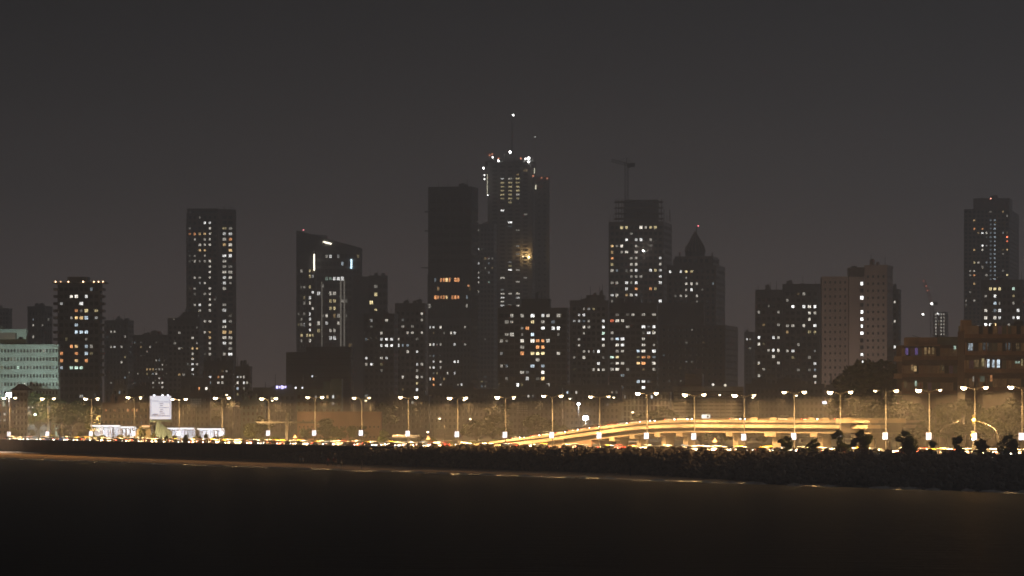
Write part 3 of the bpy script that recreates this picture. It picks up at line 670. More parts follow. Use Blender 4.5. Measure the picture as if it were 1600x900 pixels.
r = tower('apartment_tower', 'tall slim tower with white lit stair column, left of centre', 330, 2600)
bld(r, 291, 341, 341.4, 333, 2600, 12, brown, ry=348, fh=8.55, cw=8.2, clutter=0, ow=.55, lit='''319 348 W 1.2;329 352 W 1;329 360 w .8;329 368 w .8;329 377 w .8;329 386 w .8;305 364 o .6;294 365 o .4;319 366 a .7;313 364 a .4;305 374 w .4;319 374 w .4;313 382 w .8;319 382 w .7;313 391 a 1;319 391 a 1.1;304 400 w .3;318 400 w .4;304 408 w .5;318 408 w .4;329 411 w .7;329 420 w .8;329 429 w .8;304 435 w .5;329 437 w .8;318 443 w .7;328 447 w .8;328 455 w .7;304 452 w .3;317 459 w .4;328 463 w .7;328 472 w .8;303 476 w .5;312 476 W .9;328 480 w .8;311 486 w .5;328 489 w .8;328 498 w .8;291 501 w .4;317 502 w .5;328 506 w .8;328 515 a .9;327 524 a .8;327 532 w .8;327 541 w .8;326 550 w .8;326 558 w .8;326 566 w .8;313 430 w .4;318 520 w .5;303 520 w .4''')
bld(r, 341.5, 341.6, 369, 327, 2605, 75, brown, ry=348, fh=8.55, cw=9.4, clutter=0, ow=.75, oh=.62, lit='''346 366 W .6;357 366 W 1;357 374 o 1.1;357 383 w 1;357 391 a 1;338 374 w .5;346 382 a .8;346 400 W 1.3;357 400 W 1.6;348 409 w .7;348 418 w .6;346 426 w .8;357 426 w .5;346 436 W .9;356 435 w .6;345 443 W 1;355 443 W 1.4;347 452 w .7;355 452 W 1;345 477 w .4;345 487 W .9;343 503 W .8;345 512 w .7;355 512 W 1.4;346 521 a .8;364 520 a .9;345 530 w .8;356 530 w .8;345 538 W .9;356 538 w .6;345 550 w .4;364 555 W 1.3;344 564 W 1;356 547 w .4;365 500 w .3''')
for i, (xa, xb, ya, yb) in enumerate(((292, 341, 325.5, 329), (292, 296, 328, 333))): roofbox(r, xa, xb, ya, yb, 2600, brown, 'crown_beam', 3, 2)
roofbox(r, 297, 338, 327, 333, 2600, dark, 'plant_room', 12, 6)
for xx in (349, 359): roofbox(r, xx, xx + 1.6, 322, 327, 2605, brown, 'crown_post', 2, 2)

r = tower('low_block', 'low dark block with a few lit windows under tall white-lit tower', 343, 1700); bld(r, 318, 364, 367, 567, 1700, 5, dark, ry=589, fh=9, cw=6.5, lit='325 589 W 1.2;338 589 o .6;346 590 w .8;338 598 w .7;345 598 w .5')
r = tower('low_block', 'low block with cluster of small warm windows right of its neighbour', 379, 1680); bld(r, 367, 390, 394, 576, 1680, 8, dark, ry=589, fh=9, cw=5, lit='373 589 W .8;377 589 w .7;371 598 w 1.1;382 598 W .9;371 607 b .6;388 595 w .5;382 590 w .5')
r = tower('low_block', 'low dark house with two glaring peach windows below the white-lit tower', 306, 1450); bld(r, 283, 326, 328, 594, 1450, 4, dark, ry=607, fh=10, cw=6, lit='292 608 W .9;311 606 o 1.6;313 608 w 1.6;320 607 w 1.8')

# --- glass tower with slanted roof
r = tower('glass_tower', 'tower with slanting roofline and bright vertical light strips', 514, 2600)
bld(r, 463, 492, 492.4, 366, 2600, 25, dark, ry=423, fh=8.4, cw=5, clutter=0, ow=.85, oh=.7, margin=6, lit='''486 405 y .5;486 423 W 1;471 423 w .4;486 435 y .5;486 447 y .4;488 457 W 1;486 465 W .9;486 474 w .7;488 482 w .8;486 491 W .9;486 499 W 1.1;485 507 w .8;484 516 W 1.1;473 524 y .8;478 524 y .8;485 524 y .9;490 524 y .7;486 533 w .7;476 474 w .2;476 491 w .2;471 507 w .2;470 533 w .3''')
bld(r, 492.5, 565, 566, 393, 2600, 4, dark, ry=412, fh=11.6, cw=6.2, clutter=0, ow=.86, oh=.6, margin=.5, lit='''519 406 W 1.2;537 412 b .5;524 432 W .7;531 432 W 1.3;537 432 W 1.2;494 456 W .7;498 508 w .8;
518 463 w .7 14;518 474 y .6 14;518 486 y .6 14;513 498 w .6;528 498 w .4;513 510 W .8;527 510 w .6;516 521 w .6 10;518 533 W .8 14;518 440 g .2 18''')
p0 = px(463, 2600, 0) - r.location; kk = 2600/F; mb = MB()
a = [(-51*kk, -.1, zof(366, 2600) - GZ), (52*kk, -.1, zof(393.2, 2600) - GZ), (52*kk, -.1, zof(388, 2600) - GZ), (-51*kk, -.1, zof(360, 2600) - GZ)]
mb = MB(); b2 = [(u, 10, w) for u, _, w in a]; mb.poly(a); mb.poly(b2[::-1])
for i in range(4): j = (i+1) % 4; mb.quad(a[j], a[i], b2[i], b2[j])
mb.build('slanted_roof', dark, r)
mb = MB(); a = [(-22*kk, .1, zof(393.1, 2600) - GZ), (52*kk, .1, zof(393.1, 2600) - GZ), (-22*kk, .1, zof(373, 2600) - GZ)]; b2 = [(u, 9.8, w) for u, _, w in a]; mb.poly(a); mb.poly(b2[::-1])
mb.build('gable_wall', dark, r)
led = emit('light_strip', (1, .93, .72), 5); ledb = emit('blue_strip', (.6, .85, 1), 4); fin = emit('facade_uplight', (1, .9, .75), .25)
q = px(511.5, 2600, zof(379.5, 2600)) - r.location; MB().box((0,0,0), (13.5*kk, .4, 1.0)).build('light_strip', led, r, (q.x, q.y - .6, q.z)).rotation_euler = (0, R(14), 0)
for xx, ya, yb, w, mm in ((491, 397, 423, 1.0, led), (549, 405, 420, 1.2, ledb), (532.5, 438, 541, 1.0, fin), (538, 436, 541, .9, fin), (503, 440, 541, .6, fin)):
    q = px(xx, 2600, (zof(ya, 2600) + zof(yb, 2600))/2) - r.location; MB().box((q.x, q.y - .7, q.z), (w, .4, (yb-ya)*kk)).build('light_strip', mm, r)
beacon(r, 474, 359.5, 2600, (1, .25, .3), 6, .9)
r = tower('apartment_block', 'plain tower with three square amber windows beside slanted-roof tower', 578, 2500)
bld(r, 549, 581, 581.4, 432, 2500, 5, grey, grid=False, clutter=0); bld(r, 576, 605, 606, 433, 2480, 6, dark, ry=460, fh=12.5, cw=7, lit='584 460 y 1.1;583 472 y 1.2;584 485 y 1.1', clutter=1, ow=.85)
r = tower('shrouded_block', 'wide plain dark block with no windows lit, below slanted-roof tower', 498, 1650)
bld(r, 447, 548, 552, 550, 1650, 4, net, ry=560, fh=10, cw=12, ow=.9, oh=.12, rec=.12, clutter=0); bld(r, 478, 549, 552, 542, 1655, 4, net, grid=False, ybot=550.2, clutter=0)
r = tower('teal_block', 'blue-grey stepped block with a few windows behind the pink hall', 500, 1250)
bld(r, 462, 534, 536, 608, 1250, 4, tealr, ry=620, fh=11, cw=9, lit='500 620 a .5;507 620 a .5;522 620 W .9;522 631 w .3', panes=True, clutter=0, ow=.5); bld(r, 517, 534, 536, 592, 1248, 4, tealr, ry=606, fh=11, cw=12, ybot=608.3, clutter=0, panes=True, ow=.35); bld(r, 505, 516.8, 517, 596, 1252, 4, tealr, grid=False, ybot=608.3, clutter=0)
spire(r, 473, 586, 608, 1250, .15, .08); beacon(r, 488, 588, 1250, (.9, .95, 1), 1.5, 1.4)
r = tower('pink_hall', 'long pinkish hall with a row of small square openings behind lamps', 550, 1065)
bld(r, 464, 595, 597, 643, 1065, 3, paint((.52, .36, .28), .85, .25, .2, name='salmon_render'), ry=651, fh=16, cw=6.5, ow=.35, oh=.16, clutter=0, panes=True)
r = tower('lit_sign_building', 'low dark building with violet neon sign on its roof, left of centre', 438, 1420); bld(r, 395, 462, 464, 610, 1420, 4, dark, ry=622, fh=10, cw=8, clutter=1, lit='402 635 b .3')
neon = emit('violet_neon', (.55, .5, 1), 4)
for i, (xx, w, h) in enumerate(((433, 3.4, 4.5), (437, 2.2, 3), (440.5, 2.4, 6), (443, 1.8, 4), (446, 2.4, 2.6))):
    q = px(xx, 1420, zof(605, 1420)) - r.location; MB().box((q.x, q.y - .2, q.z), (w*.2, .15, h*.22)).box((q.x + .1, q.y - .2, q.z + .3), (w*.24, .14, .2)).build('neon_sign', neon, r)
for xx in (462, 473): beacon(r, xx, 606, 1410, (.95, .95, 1), 2.5, 1.6, 'roof_light')

# --- centre left
r = tower('apartment_block', 'dark mid-rise with bright white window cluster left of netted tower', 596, 1900)
bld(r, 568, 616, 622, 493, 1900, 7, dark, ry=530, fh=9.8, cw=8, lit='607 505 w .5;594 517 w .6;593 530 W .8;601 530 W 1.5;609 530 W 1.1;594 540 W .9;602 540 W 1.1;610 540 W 1.5;573 558 W .8;580 568 W 1.1;571 569 w .5;594 559 w .7;601 559 W .8')
r = tower('apartment_block', 'grey mid-rise with vertical lit column against the netted tower', 642, 1950)
bld(r, 617, 664, 667, 477, 1950, 6, grey, ry=490, fh=9.9, cw=7.5, lit='658 490 w .7;635 522 w .4;647 522 w .6;658 521 w .5;624 530 w .8;624 541 W 1;650 549 W .9;634 548 w .5;649 570 W .9;657 569 w .4;649 579 w .4;649 589 w .9;657 588 w .5;632 588 w .6;649 598 y .9;648 608 W .9;658 500 w .4;642 510 w .2')
r = tower('netted_tower', 'tall dark tower wrapped in black netting with two orange-lit floors', 708, 2300)
bld(r, 668, 736, 747, 497, 2300, 12, dark, ry=502, fh=9.0, cw=5.6, clutter=0, lit='''676 502 W .9 10;691 502 w .8;676 511 W 1.6 12;702 520 w .8;710 520 W 1.2;673 538 w .8;678 538 W 1;690 538 w .4;710 538 W .8;728 511 w .5;744 512 w .5;744 538 w .5;678 565 W 1;689 565 w .7;709 565 W 1.6;718 565 W 1;671 573 w .8;680 573 W 1.3;691 573 w .6;701 582 w .8;710 582 W .9;670 591 W .8;678 592 o 1.8;675 601 o 1;680 601 a 1;691 601 w .7;721 604 W 1;728 538 w .4''')
bld(r, 668, 737, 747, 428, 2298, 12, net, ry=437, fh=13.6, cw=4.6, ybot=497.2, clutter=0, ow=.9, oh=.55, lit='''690 437 o 1.1;695 437 o 1.3;700 437 a 1.6;704 437 o .9;710 437 o 1.2;715 437 o 1.2;679 464 o 1.2;684 464 o .9;690 464 o .6;695 464 o .6;700 464 a 1.3;705 464 o .7;711 464 o 1.1;716 464 o 1''')
bld(r, 669, 737, 747, 294, 2296, 12, net, ry=300, fh=13.4, cw=11, ybot=428.2, clutter=1, ow=.94, oh=.5, rec=.25)
beacon(r, 732, 446.5, 2296, (1, .45, .2), 1.2, 1.6, 'work_lamp')
spire(r, 661, 417.5, 418, 2296, .3, .3)
MB().box((0,0,0), (5, .5, .5)).build('hoist_beam', darkm, r, px(664, 2296, zof(418, 2296)) - r.location + Vector((0, 2, 0)))
for yy in (418, 360, 330):
    q = px(668, 2296, zof(yy, 2296)) - r.location; MB().box((q.x - .6, q.y + 6, q.z), (2.4, 8, .4)).build('safety_fan', darkm, r)
r = tower('slim_tower', 'slim tower squeezed right of netted tower with two lit columns', 752, 2900)
bld(r, 739, 772, 776, 352, 2900, 6, grey, ry=389, fh=7.4, cw=5.5, lit='749 389 W .8;742 397 W 1.1;748 411 W .9;742 427 a .9;748 427 w .6;742 434 W .9;748 434 W .9;742 442 W 1.1;748 441 w .7;747 457 w .7;742 473 w .7;766 410 b .25;766 440 g .3;766 402 w .2', clutter=1)

# --- supertall under construction
D = 3000; kk = D/F
r = tower('supertall_tower', 'tallest tower, under construction with floodlights and cranes on top', 805, D)
bld(r, 762, 832, 836, 254, D, 5, grey, ry=279, fh=6.2, cw=12, clutter=0, ow=.62, oh=.5, lit='''784 279 W .7;784 285 y .5;784 291 y .5;784 297 y .5;784 304 y .5;784 311 y .4;797 279 w .4;796 285 y .7;796 291 y .7;796 297 y .7;796 304 y .6;796 311 y .5;796 317 y .3;808 279 y .4;808 285 y .5;808 291 y .5;808 297 y .5;808 304 w .5;808 311 y .4;788 329 W 2.4;801 350 W 2.4;770 364 w .5;745 364 w .4;800 420 W 1.6;792 420 W 1.5;788 432 w .6;813 440 w .5;813 360 w .2;816 337 w .2;790 456 w .7;794 456 w .6;805 456 w .6;790 463 W .9;805 463 W .8;790 469 w .7;790 475 W .9;805 475 w .8;792 480 w .7;805 480 w .8;813 385 w .2;775 400 w .2''')
bld(r, 835.5, 858, 859, 276, D + 6, 5, grey, ry=285, fh=9, cw=9, clutter=0, ow=.4, oh=.3)
roofbox(r, 758, 836, 250.5, 254, D, dark, 'top_slab', 40, -1.5)
for xx in (765, 778, 791, 806, 820, 832): roofbox(r, xx, xx + 1.5, 246, 250.5, D, grey, 'column_stub', 1.5, 0)
roofbox(r, 787, 805, 238, 250.4, D, dark, 'core_wall', 14, 8)
spire(r, 800, 181, 240, D, .9, .25)
spire(r, 837, 214, 276, D, .35, .2)
wf = (.97, .97, .92)
for xx, yy, s_, rr in ((802, 180, 16, 1.5), (797, 238, 22, 2.0), (779, 251.5, 14, 1.6), (826, 247.5, 22, 2.1), (821, 248.5, 12, 1.4), (826, 253, 14, 1.7), (755.5, 263, 14, 1.6), (757, 274, 5, 1.4), (757, 280, 5, 1.4), (762, 305, 7, 1.1), (770, 246, 10, 1.5), (836, 214, 2, .8)): beacon(r, xx, yy, D, wf, s_, rr, 'floodlight', -2)
for xx, yy, s_ in ((779, 248, 2.5), (814, 248, 2.5), (765, 243, 1.5), (769, 241, 1.5), (846, 278, 1.2), (855, 279, 1.6), (833, 275, 2)): beacon(r, xx, yy, D, (1, .36, .2), s_, 1.4, 'red_lamp', -2)
stripm = emit('hoist_light', (1, .95, .7), 2.2)
for xx, ya, yb, w in ((761.5, 272, 303, .35), (835, 263, 271, .6), (837, 289, 296, .9)):
    q = px(xx, D, (zof(ya, D) + zof(yb, D))/2) - r.location; MB().box((q.x, q.y - 2, q.z), (w, .4, (yb-ya)*kk)).build('hoist_light', stripm, r)
# recovery crane jibs on the roof
redm = paint((.45, .10, .05), .7, .2, .5, name='crane_red')
def lattice(mb, a, b_, w, n=8, r0=.12):
    a, b_ = Vector(a), Vector(b_); d = (b_ - a).normalized(); s1 = d.cross(Vector((0,1,0))).normalized()*w/2
    mb.tube([a + s1, b_ + s1], r0, 4); mb.tube([a - s1, b_ - s1], r0, 4)
    for i in range(n): mb.tube([a + (b_-a)*i/n + s1*(1 if i % 2 else -1), a + (b_-a)*(i+1)/n + s1*(-1 if i % 2 else 1)], r0*.7, 4)
    return mb
def P3(x, y, Dd, root): return px(x, Dd, zof(y, Dd)) - root.location
lattice(MB(), P3(771, 245, D, r), P3(757, 237.5, D, r), 1.6).build('crane_jib', redm, r); lattice(MB(), P3(838, 280, D, r), P3(860, 279, D, r), 2.4).build('hoist_frame', redm, r)
lattice(MB(), P3(838, 292, D, r), P3(849, 291, D, r), 1.2).build('hoist_frame', redm, r)
# amber work light glare half way up
beacon(r, 826, 402, D, (1, .72, .3), 20, 1.8, 'work_lamp', -2); beacon(r, 817, 401, D, (1, .8, .5), 8, 1.0, 'work_lamp', -2)
q = px(821, D, zof(398, D)) - r.location
wl_ = bpy.data.lights.new('work_light', 'POINT'); wl_.energy = 3500; wl_.color = (1, .62, .22); wl_.shadow_soft_size = .6
lo = bpy.data.objects.new('lamp_light', wl_); col.objects.link(lo); lo.parent = r; lo.location = (q.x, q.y - 3, q.z)

# --- centre right
r = tower('apartment_block', 'broad dark apartment block with large orange-lit rooms, below supertall', 833, 1500)
bld(r, 778, 886, 889, 485, 1500, 4, dark, ry=493, fh=9.85, cw=8.1, ow=.85, oh=.62, clutter=1, lit='''801 493 w .5;815 494 w .4;831 494 W 1.5;845 493 W .7;853 494 w .6;860 492 w .6;876 493 w .4;828 504 y .6;847 503 w .4;826 514 o .8;851 515 W 1;861 515 W 1.5;874 515 W 1.2;800 523 w .6;829 523 b 1.4 10;814 534 w .8;829 534 w 1.5 10;847 533 o 1 14;860 534 w .7;848 543 o 1.2 16;813 552 o .7;829 552 y 1.4 9;847 552 y 1.6 14;874 554 w .6;886 552 w 1.6;841 562 w .6;828 573 b .8;845 573 b .6;845 584 w 1.5;845 592 a 1.6;825 592 W .7;813 582 w .5;828 603 W 1.4;810 603 W 1.6;860 604 w .4;781 535 w .4;813 544 w .3''')
bld(r, 815, 859, 861, 471, 1504, 4, dark, grid=False, ybot=485.2, clutter=1)
r = tower('apartment_block', 'dark block with central green-white lit column right of orange-lit rooms', 921, 1620)
bld(r, 890, 950, 952, 473, 1620, 4, grey, ry=492, fh=9.5, cw=7.6, clutter=1, lit='906 492 W .7;913 492 W .7;907 501 W .6;922 502 w .3;939 501 W 1.1;911 511 w .7;922 511 w .3;939 511 W 1.2;939 521 g 1.3;911 521 w .4;939 530 W 1.4;939 539 w .7;938 549 W 1.3;906 537 w .5;910 549 w .5;911 557 w .6;937 567 W 1.1;935 577 w .9;941 577 w .7;930 577 w .5;903 530 w .3;893 603 w .7;898 603 w .4;929 594 b .5')
bld(r, 916, 944, 946, 465, 1624, 4, grey, grid=False, ybot=473.2, clutter=1)
r = tower('apartment_block', 'dark block with many lit rooms in front of the tower crane tower', 990, 1560)
bld(r, 952, 1026, 1028, 477, 1560, 4, dark, ry=501, fh=9.5, cw=8.2, ow=.8, clutter=2, lit='''957 501 r .7;965 501 w .8;974 501 w .6;991 493 w .4;1002 493 w .3;1020 493 w .4;1002 511 W 1.2;1009 511 w .7;1018 511 W 1.1;978 511 w .4;1010 521 W 1.2;1021 521 w .7;957 521 w .3;963 530 b 1;976 530 W 1.4;954 530 w .4;1002 530 w .7;1009 530 y .8;964 539 w .7;976 539 W 1.4;1007 539 w .9;964 549 w .4;1001 549 b .8;1009 549 w 1.4;1019 549 W 1.4;976 549 w .4;953 558 g .9;964 558 y 1;1004 558 o .7;1010 558 o .4;963 568 w .9;976 568 w .6;1001 568 a 1.4;1008 568 o 1.3;1018 568 w .9;962 577 w .8;1001 595 b 1;1007 596 W 1.1;1007 604 W 1.2;953 577 w .4;1020 577 w .3''')
D = 2400; r = tower('crane_tower', 'tower with open columned top, a tower crane above and many lights', 1000, D)
bld(r, 951, 1037, 1050, 346, D, 10, brown, ry=355, fh=9.6, cw=7.6, clutter=0, ow=.7, lit='''972 355 y 1;980 355 y 1;1000 355 w 1.6;1009 355 w .7;1018 355 y .7;1024 355 y .7;982 375 W 1.3;991 375 W .8;1000 375 W 1.2;1018 375 w .5;956 386 a 1;965 385 w .3;974 386 w 1.1;991 385 w .6;956 394 a .5;974 394 w .4;982 394 w .9;991 394 w .6;1038 391 W 2 8;956 405 o .9;1029 401 W .9;1030 410 w .6;985 405 w .4;996 405 w .4;956 415 y .5;983 415 w .5;994 415 w .7;956 425 w .7;986 424 w .7;995 424 W 1.3;1015 424 W 1;1030 420 W .7;1024 420 y .5;1030 429 W .9;1030 438 W .9;1036 438 w .8;983 433 w .4;994 433 w .5;981 442 W .9;995 442 W 1.4;965 443 w .3;980 452 W 1.2;995 452 o 1.6;1015 452 o .8;956 462 W .9;965 461 w .6;981 460 a .6;989 460 w .6;993 461 W 1.1;1022 455 y .6;1030 466 W 1.5;957 480 w .8;956 443 w .3;1005 433 w .3''')
roofbox(r, 976, 1030, 311, 346.2, D, grey, 'core_wall', 18, 8)
for xx in (962, 966, 971, 1033, 1037, 1046, 1022): roofbox(r, xx, xx + 1.3, 311 if xx < 1036 else 327, 346.2, D, brown, 'column', .8, 1.5)
for yy in (314, 323, 332, 340): roofbox(r, 961, 1037, yy, yy + 1.1, D, brown, 'floor_slab', 16, 2.5)
for xx in (953, 958, 1042, 1047): roofbox(r, xx, xx + .8, 335, 346.2, D, brown, 'column', .7, 3)
beacon(r, 1005, 392, D, wf, 20, 1.6, 'floodlight', -1.5)
r = thing('tower_crane', 'slender tower crane with slanting jib atop the columned tower', 'crane', px(979, D + 14, zof(310, D)))
kk = D/F; Hh = (310-252)*kk
mb = MB(); lattice(mb, (0,0,0), (0,0,Hh), 2.0, 16, .22); mb.build('mast', darkm, r)
lattice(MB(), (0,0,Hh - 1), (-24*kk, 0, Hh + 4*kk), 1.6, 10, .2).build('jib', darkm, r); lattice(MB(), (0,0,Hh - 1), (11*kk, 0, Hh - 3*kk), 1.6, 5, .2).build('counter_jib', darkm, r)
MB().box((9*kk, 0, Hh - 3.6*kk), (3.2, 2, 2.6)).build('counterweight', darkm, r); MB().box((1.4, 0, Hh - 2), (2, 1.8, 2.4)).build('cab', darkm, r)
MB().tube([(0,0,Hh), (0.5*kk,0,Hh + 8*kk)], .3, 5).tube([(.5*kk,0,Hh + 8*kk), (-14*kk,0,Hh + 2.4*kk)], .1, 4).tube([(.5*kk,0,Hh + 8*kk), (9*kk,0,Hh - 2.4*kk)], .1, 4).build('apex_frame', darkm, r)

D = 2200; r = tower('domed_tower', 'dark tower with ribbed dome roof and red lamp at its peak', 1088, D); kk = D/F
bld(r, 1042, 1119, 1133, 414, D, 12, brown, ry=424, fh=9.5, cw=8.5, ow=.5, clutter=0, lit='1050 424 W 1.3;1060 422 W 1.2;1070 424 y 1.1;1080 424 y .7;1070 443 w .7;1077 443 w .7;1091 445 w .5;1070 452 w .5;1078 453 W 1.1;1092 460 w .6;1071 460 w .5;1060 460 w .4;1121 420 w .7;1130 463 w .6;1130 474 W .8;1129 502 w .7;1122 440 w .4;1128 452 w .4')
bld(r, 1054, 1112, 1122, 400, D + 3, 12, brown, ry=407, fh=9.5, cw=8.5, ybot=414.2, clutter=0)
q = px(1088, D, zof(400, D)) - r.location; y_ = q.y + 14
MB().lathe([(15.5*kk, 0), (15.5*kk, 8*kk), (16.2*kk, 8.4*kk), (15*kk, 11*kk), (13.6*kk, 16*kk), (10.6*kk, 22*kk), (6.6*kk, 28*kk), (3.4*kk, 33*kk), (1.6*kk, 37*kk), (.5*kk, 41*kk)], 16, (q.x, y_, q.z - .2)).build('dome', paint((.10, .085, .08), .8, .25, .15), r)
for i in range(16):
    a = 2*math.pi*i/16; MB().tube([(q.x + math.cos(a)*16*kk, y_ + math.sin(a)*16*kk, q.z + 8*kk), (q.x + math.cos(a)*13.9*kk, y_ + math.sin(a)*13.9*kk, q.z + 16*kk), (q.x + math.cos(a)*6.8*kk, y_ + math.sin(a)*6.8*kk, q.z + 28*kk), (q.x, y_, q.z + 40*kk)], .35, 4).build('dome_rib', brown, r)
for xx in (1052, 1061, 1112, 1122): roofbox(r, xx, xx + 2.2, 394 if 1058 < xx < 1115 else 405, 414.2, D, brown, 'turret', 2, 2)
beacon(r, 1091, 353, D, (1, .2, .25), 5, 1.0); spire(r, 1090, 353, 362, D, .3, .2, dy=13)
r = tower('plain_block', 'wide plain brownish block without lights below the domed tower', 1090, 1900)
bld(r, 1030, 1133, 1153, 508, 1900, 12, brown, ry=515, fh=10, cw=9, ow=.4, oh=.3, clutter=0, lit='1150 530 w .2'); bld(r, 1029, 1100, 1101, 476, 1904, 3, brown, grid=False, ybot=508.2, clutter=1)
r = tower('hazy_tower', 'faint low tower in the gap right of the plain brownish block', 1170, 2600); bld(r, 1163, 1176, 1181, 521, 2600, 20, dark, ry=530, fh=7, cw=5, lit='1166 516 W .9;1180 516 W 1;1172 505 w .4', clutter=1)

# --- right
r = tower('apartment_block', 'dark stepped apartment block left of the tall pink block', 1232, 1800)
bld(r, 1180, 1222, 1222.4, 456, 1800, 5, grey, ry=468, fh=9.9, cw=7.6, clutter=1, lit='1187 489 w .3;1224 491 w .3;1208 523 W 1;1217 523 w .7;1187 527 W 1.1;1186 538 w .7;1200 547 w .5;1206 547 W 1;1215 547 w .8;1206 557 w .7;1186 567 w .6;1216 567 w .6;1186 585 w .4;1218 510 w .3')
bld(r, 1222.5, 1281, 1284, 447, 1800, 5, grey, ry=479, fh=9.9, cw=8.6, clutter=3, lit='1209 468 w .3;1243 479 W 1.5;1256 479 W .9;1265 479 w .9;1274 480 W 1.5;1265 490 w .7;1273 490 w .6;1281 490 W .8;1265 503 w .7;1275 504 W 1.2;1242 512 w .5;1256 513 w .6;1272 513 w .7;1240 546 W .8;1225 547 w .4;1272 569 W .9;1279 569 w .7;1279 590 w .9;1278 600 w .5;1224 510 w .3;1279 523 y .3;1268 523 y .25')
r = tower('pink_block', 'tall pinkish block with one bright white stair window column', 1345, 1500)
bld(r, 1284, 1326, 1326.4, 432, 1504, 3, pink, ry=441, fh=11.1, cw=7.8, ow=.34, oh=.34, panes=True, clutter=0)
bld(r, 1326.5, 1343, 1343.2, 432, 1500, 3, pink, grid=False, clutter=0)
bld(r, 1343.3, 1350, 1350.3, 432, 1501.5, 3, pink, ry=443, fh=11.1, cw=6, ow=.85, oh=.55, clutter=0, panes=True, lit='1346 443 W 2.2;1346 466 W 2.2;1346 488 W 2.2;1346 499 W 2;1346 511 W 2.2;1346 522 W 2.2;1346 555 W 2;1346 566 W 2;1346 589 w .8')
bld(r, 1350.5, 1386, 1395, 418, 1500, 14, pink, ry=443, fh=11.1, cw=8.2, ow=.36, oh=.36, panes=True, clutter=1)
roofbox(r, 1328, 1352, 417.4, 432.3, 1506, pink, 'stair_tower', 10, 2)
roofbox(r, 1333, 1340, 415, 418, 1506, dark, 'water_tank', 6, 4)
pg = thing('courtyard_lamp', 'warm courtyard lamp at the foot of the tall pink block', 'street lamp', px(1342, 1458, GZ))
MB().tube([(0,0,0), (0,0,8)], .12, 6).build('pole', steel, pg); MB().lathe([(.1, -.3), (.35, 0), (.1, .25)], 8).build('lens', lens_dim, pg, (0, 0, 8.3))
pl_ = bpy.data.lights.new('courtyard_light', 'SPOT'); pl_.spot_size = R(150); pl_.spot_blend = .6; pl_.energy = 16000; pl_.color = (1, .84, .72)
lo = bpy.data.objects.new('lamp_light', pl_); col.objects.link(lo); lo.parent = pg; lo.location = (0, .3, 9); lo.rotation_euler = (R(145), 0, 0)
r = tower('hazy_tower', 'dark narrow block peeking out right of the tall pink block', 1399, 1750); bld(r, 1380, 1404, 1408, 455, 1750, 10, dark, ry=472, fh=10, cw=6, lit='1401 472 w .7;1402 502 w .8;1400 543 W 1')
r = tower('hazy_tower', 'small distant tower dotted with a grid of tiny lights near crane', 1470, 3000)
bld(r, 1459, 1478, 1482, 487, 3000, 12, dark, ry=491, fh=5.2, cw=4.2, clutter=0, lit=';'.join('%d %.1f w .7' % (xx, 492 + 5.2*i) for xx in (1462, 1469, 1476) for i in range(7)) + ';1466 489 W 1.4')
D = 3000; r = thing('tower_crane', 'far-off luffing crane with white work lamps left of dotted tower', 'crane', px(1456, D, GZ)); kk = D/F
lattice(MB(), (0,0,0), (0,0,zof(474, D) - GZ), 2.2, 30, .25).build('mast', darkm, r); lattice(MB(), (0,0,zof(474, D) - GZ), P3(1443, 437, D, r), 1.8, 12, .22).build('jib', redm, r)
MB().box((2.5, 0, zof(474, D) - GZ), (4, 2.2, 2.4)).build('counterweight', darkm, r)
for xx, yy, s_, rr in ((1442, 491, 14, 1.6), (1456, 474.5, 12, 1.9), (1465, 490, 5, 1.2)): beacon(r, xx, yy, D, wf, s_, rr, 'work_lamp')
for xx, yy in ((1443, 439), (1447, 447), (1449, 454)): beacon(r, xx, yy, D, (1, .3, .2), 1.5, .9, 'red_lamp')
D = 2400; r = tower('apartment_tower', 'tall brown tower at right edge with red lamp on top', 1549, D)
bld(r, 1506, 1577, 1592, 326, D, 12, brown, ry=357, fh=6.6, cw=6.4, clutter=0, ow=.55, lit='''1522 342 a .5;1522 356 o .9;1534 356 o .9;1533 363 W 1.1;1542 363 w .8;1535 383 W 1.6;1522 388 a .7;1533 390 w .8;1522 409 y .7;1530 409 w .4;1521 421 w .7;1522 433 o 1;1521 440 a .6;1521 446 a .8;1521 468 w .5;1539 468 w .5;1580 351 W 1.4 8;1574 371 r 2;1583 371 r 1.8;1575 378 r 1.1;1583 378 r 1.1;1576 390 a .7;1582 391 y .9;1579 403 r .4;1579 417 b .9;1577 430 y 1 8;1540 430 w .3;1540 410 b .3'''
   + ';'.join(['']+['%d %.1f b %.2f' % (xx, yy, s_) for xx, s_ in ((1557, .42), (1549, .16)) for yy in (345, 351, 357, 364, 370, 377, 383, 389, 396, 404, 410, 415, 423, 430, 438)]))
bld(r, 1521, 1577, 1582, 312, D + 4, 12, brown, grid=False, ybot=326.2, clutter=1)
beacon(r, 1548, 310.5, D, (1, .35, .25), 9, .9); spire(r, 1548, 310, 313, D, .2, .15)
r = tower('apartment_block', 'dark mid-rise with bright peach room at right edge behind balconied flats', 1572, 1500)
bld(r, 1533, 1598, 1640, 441, 1500, 12, dark, ry=451, fh=11.3, cw=7.2, clutter=2, ow=.7, lit='1550 451 y .6;1558 450 y .8;1564 451 y .7;1580 449 g .8;1584 450 y .9;1558 462 W 1;1557 474 b .9;1564 483 W .9;1557 497 w .7;1563 496 W .9;1581 495 W .8;1596 483 W 1;1596 496 W 1.1;1538 487 w .6;1540 495 w .7;1545 507 W 2.4 13;1557 507 a 1.6')

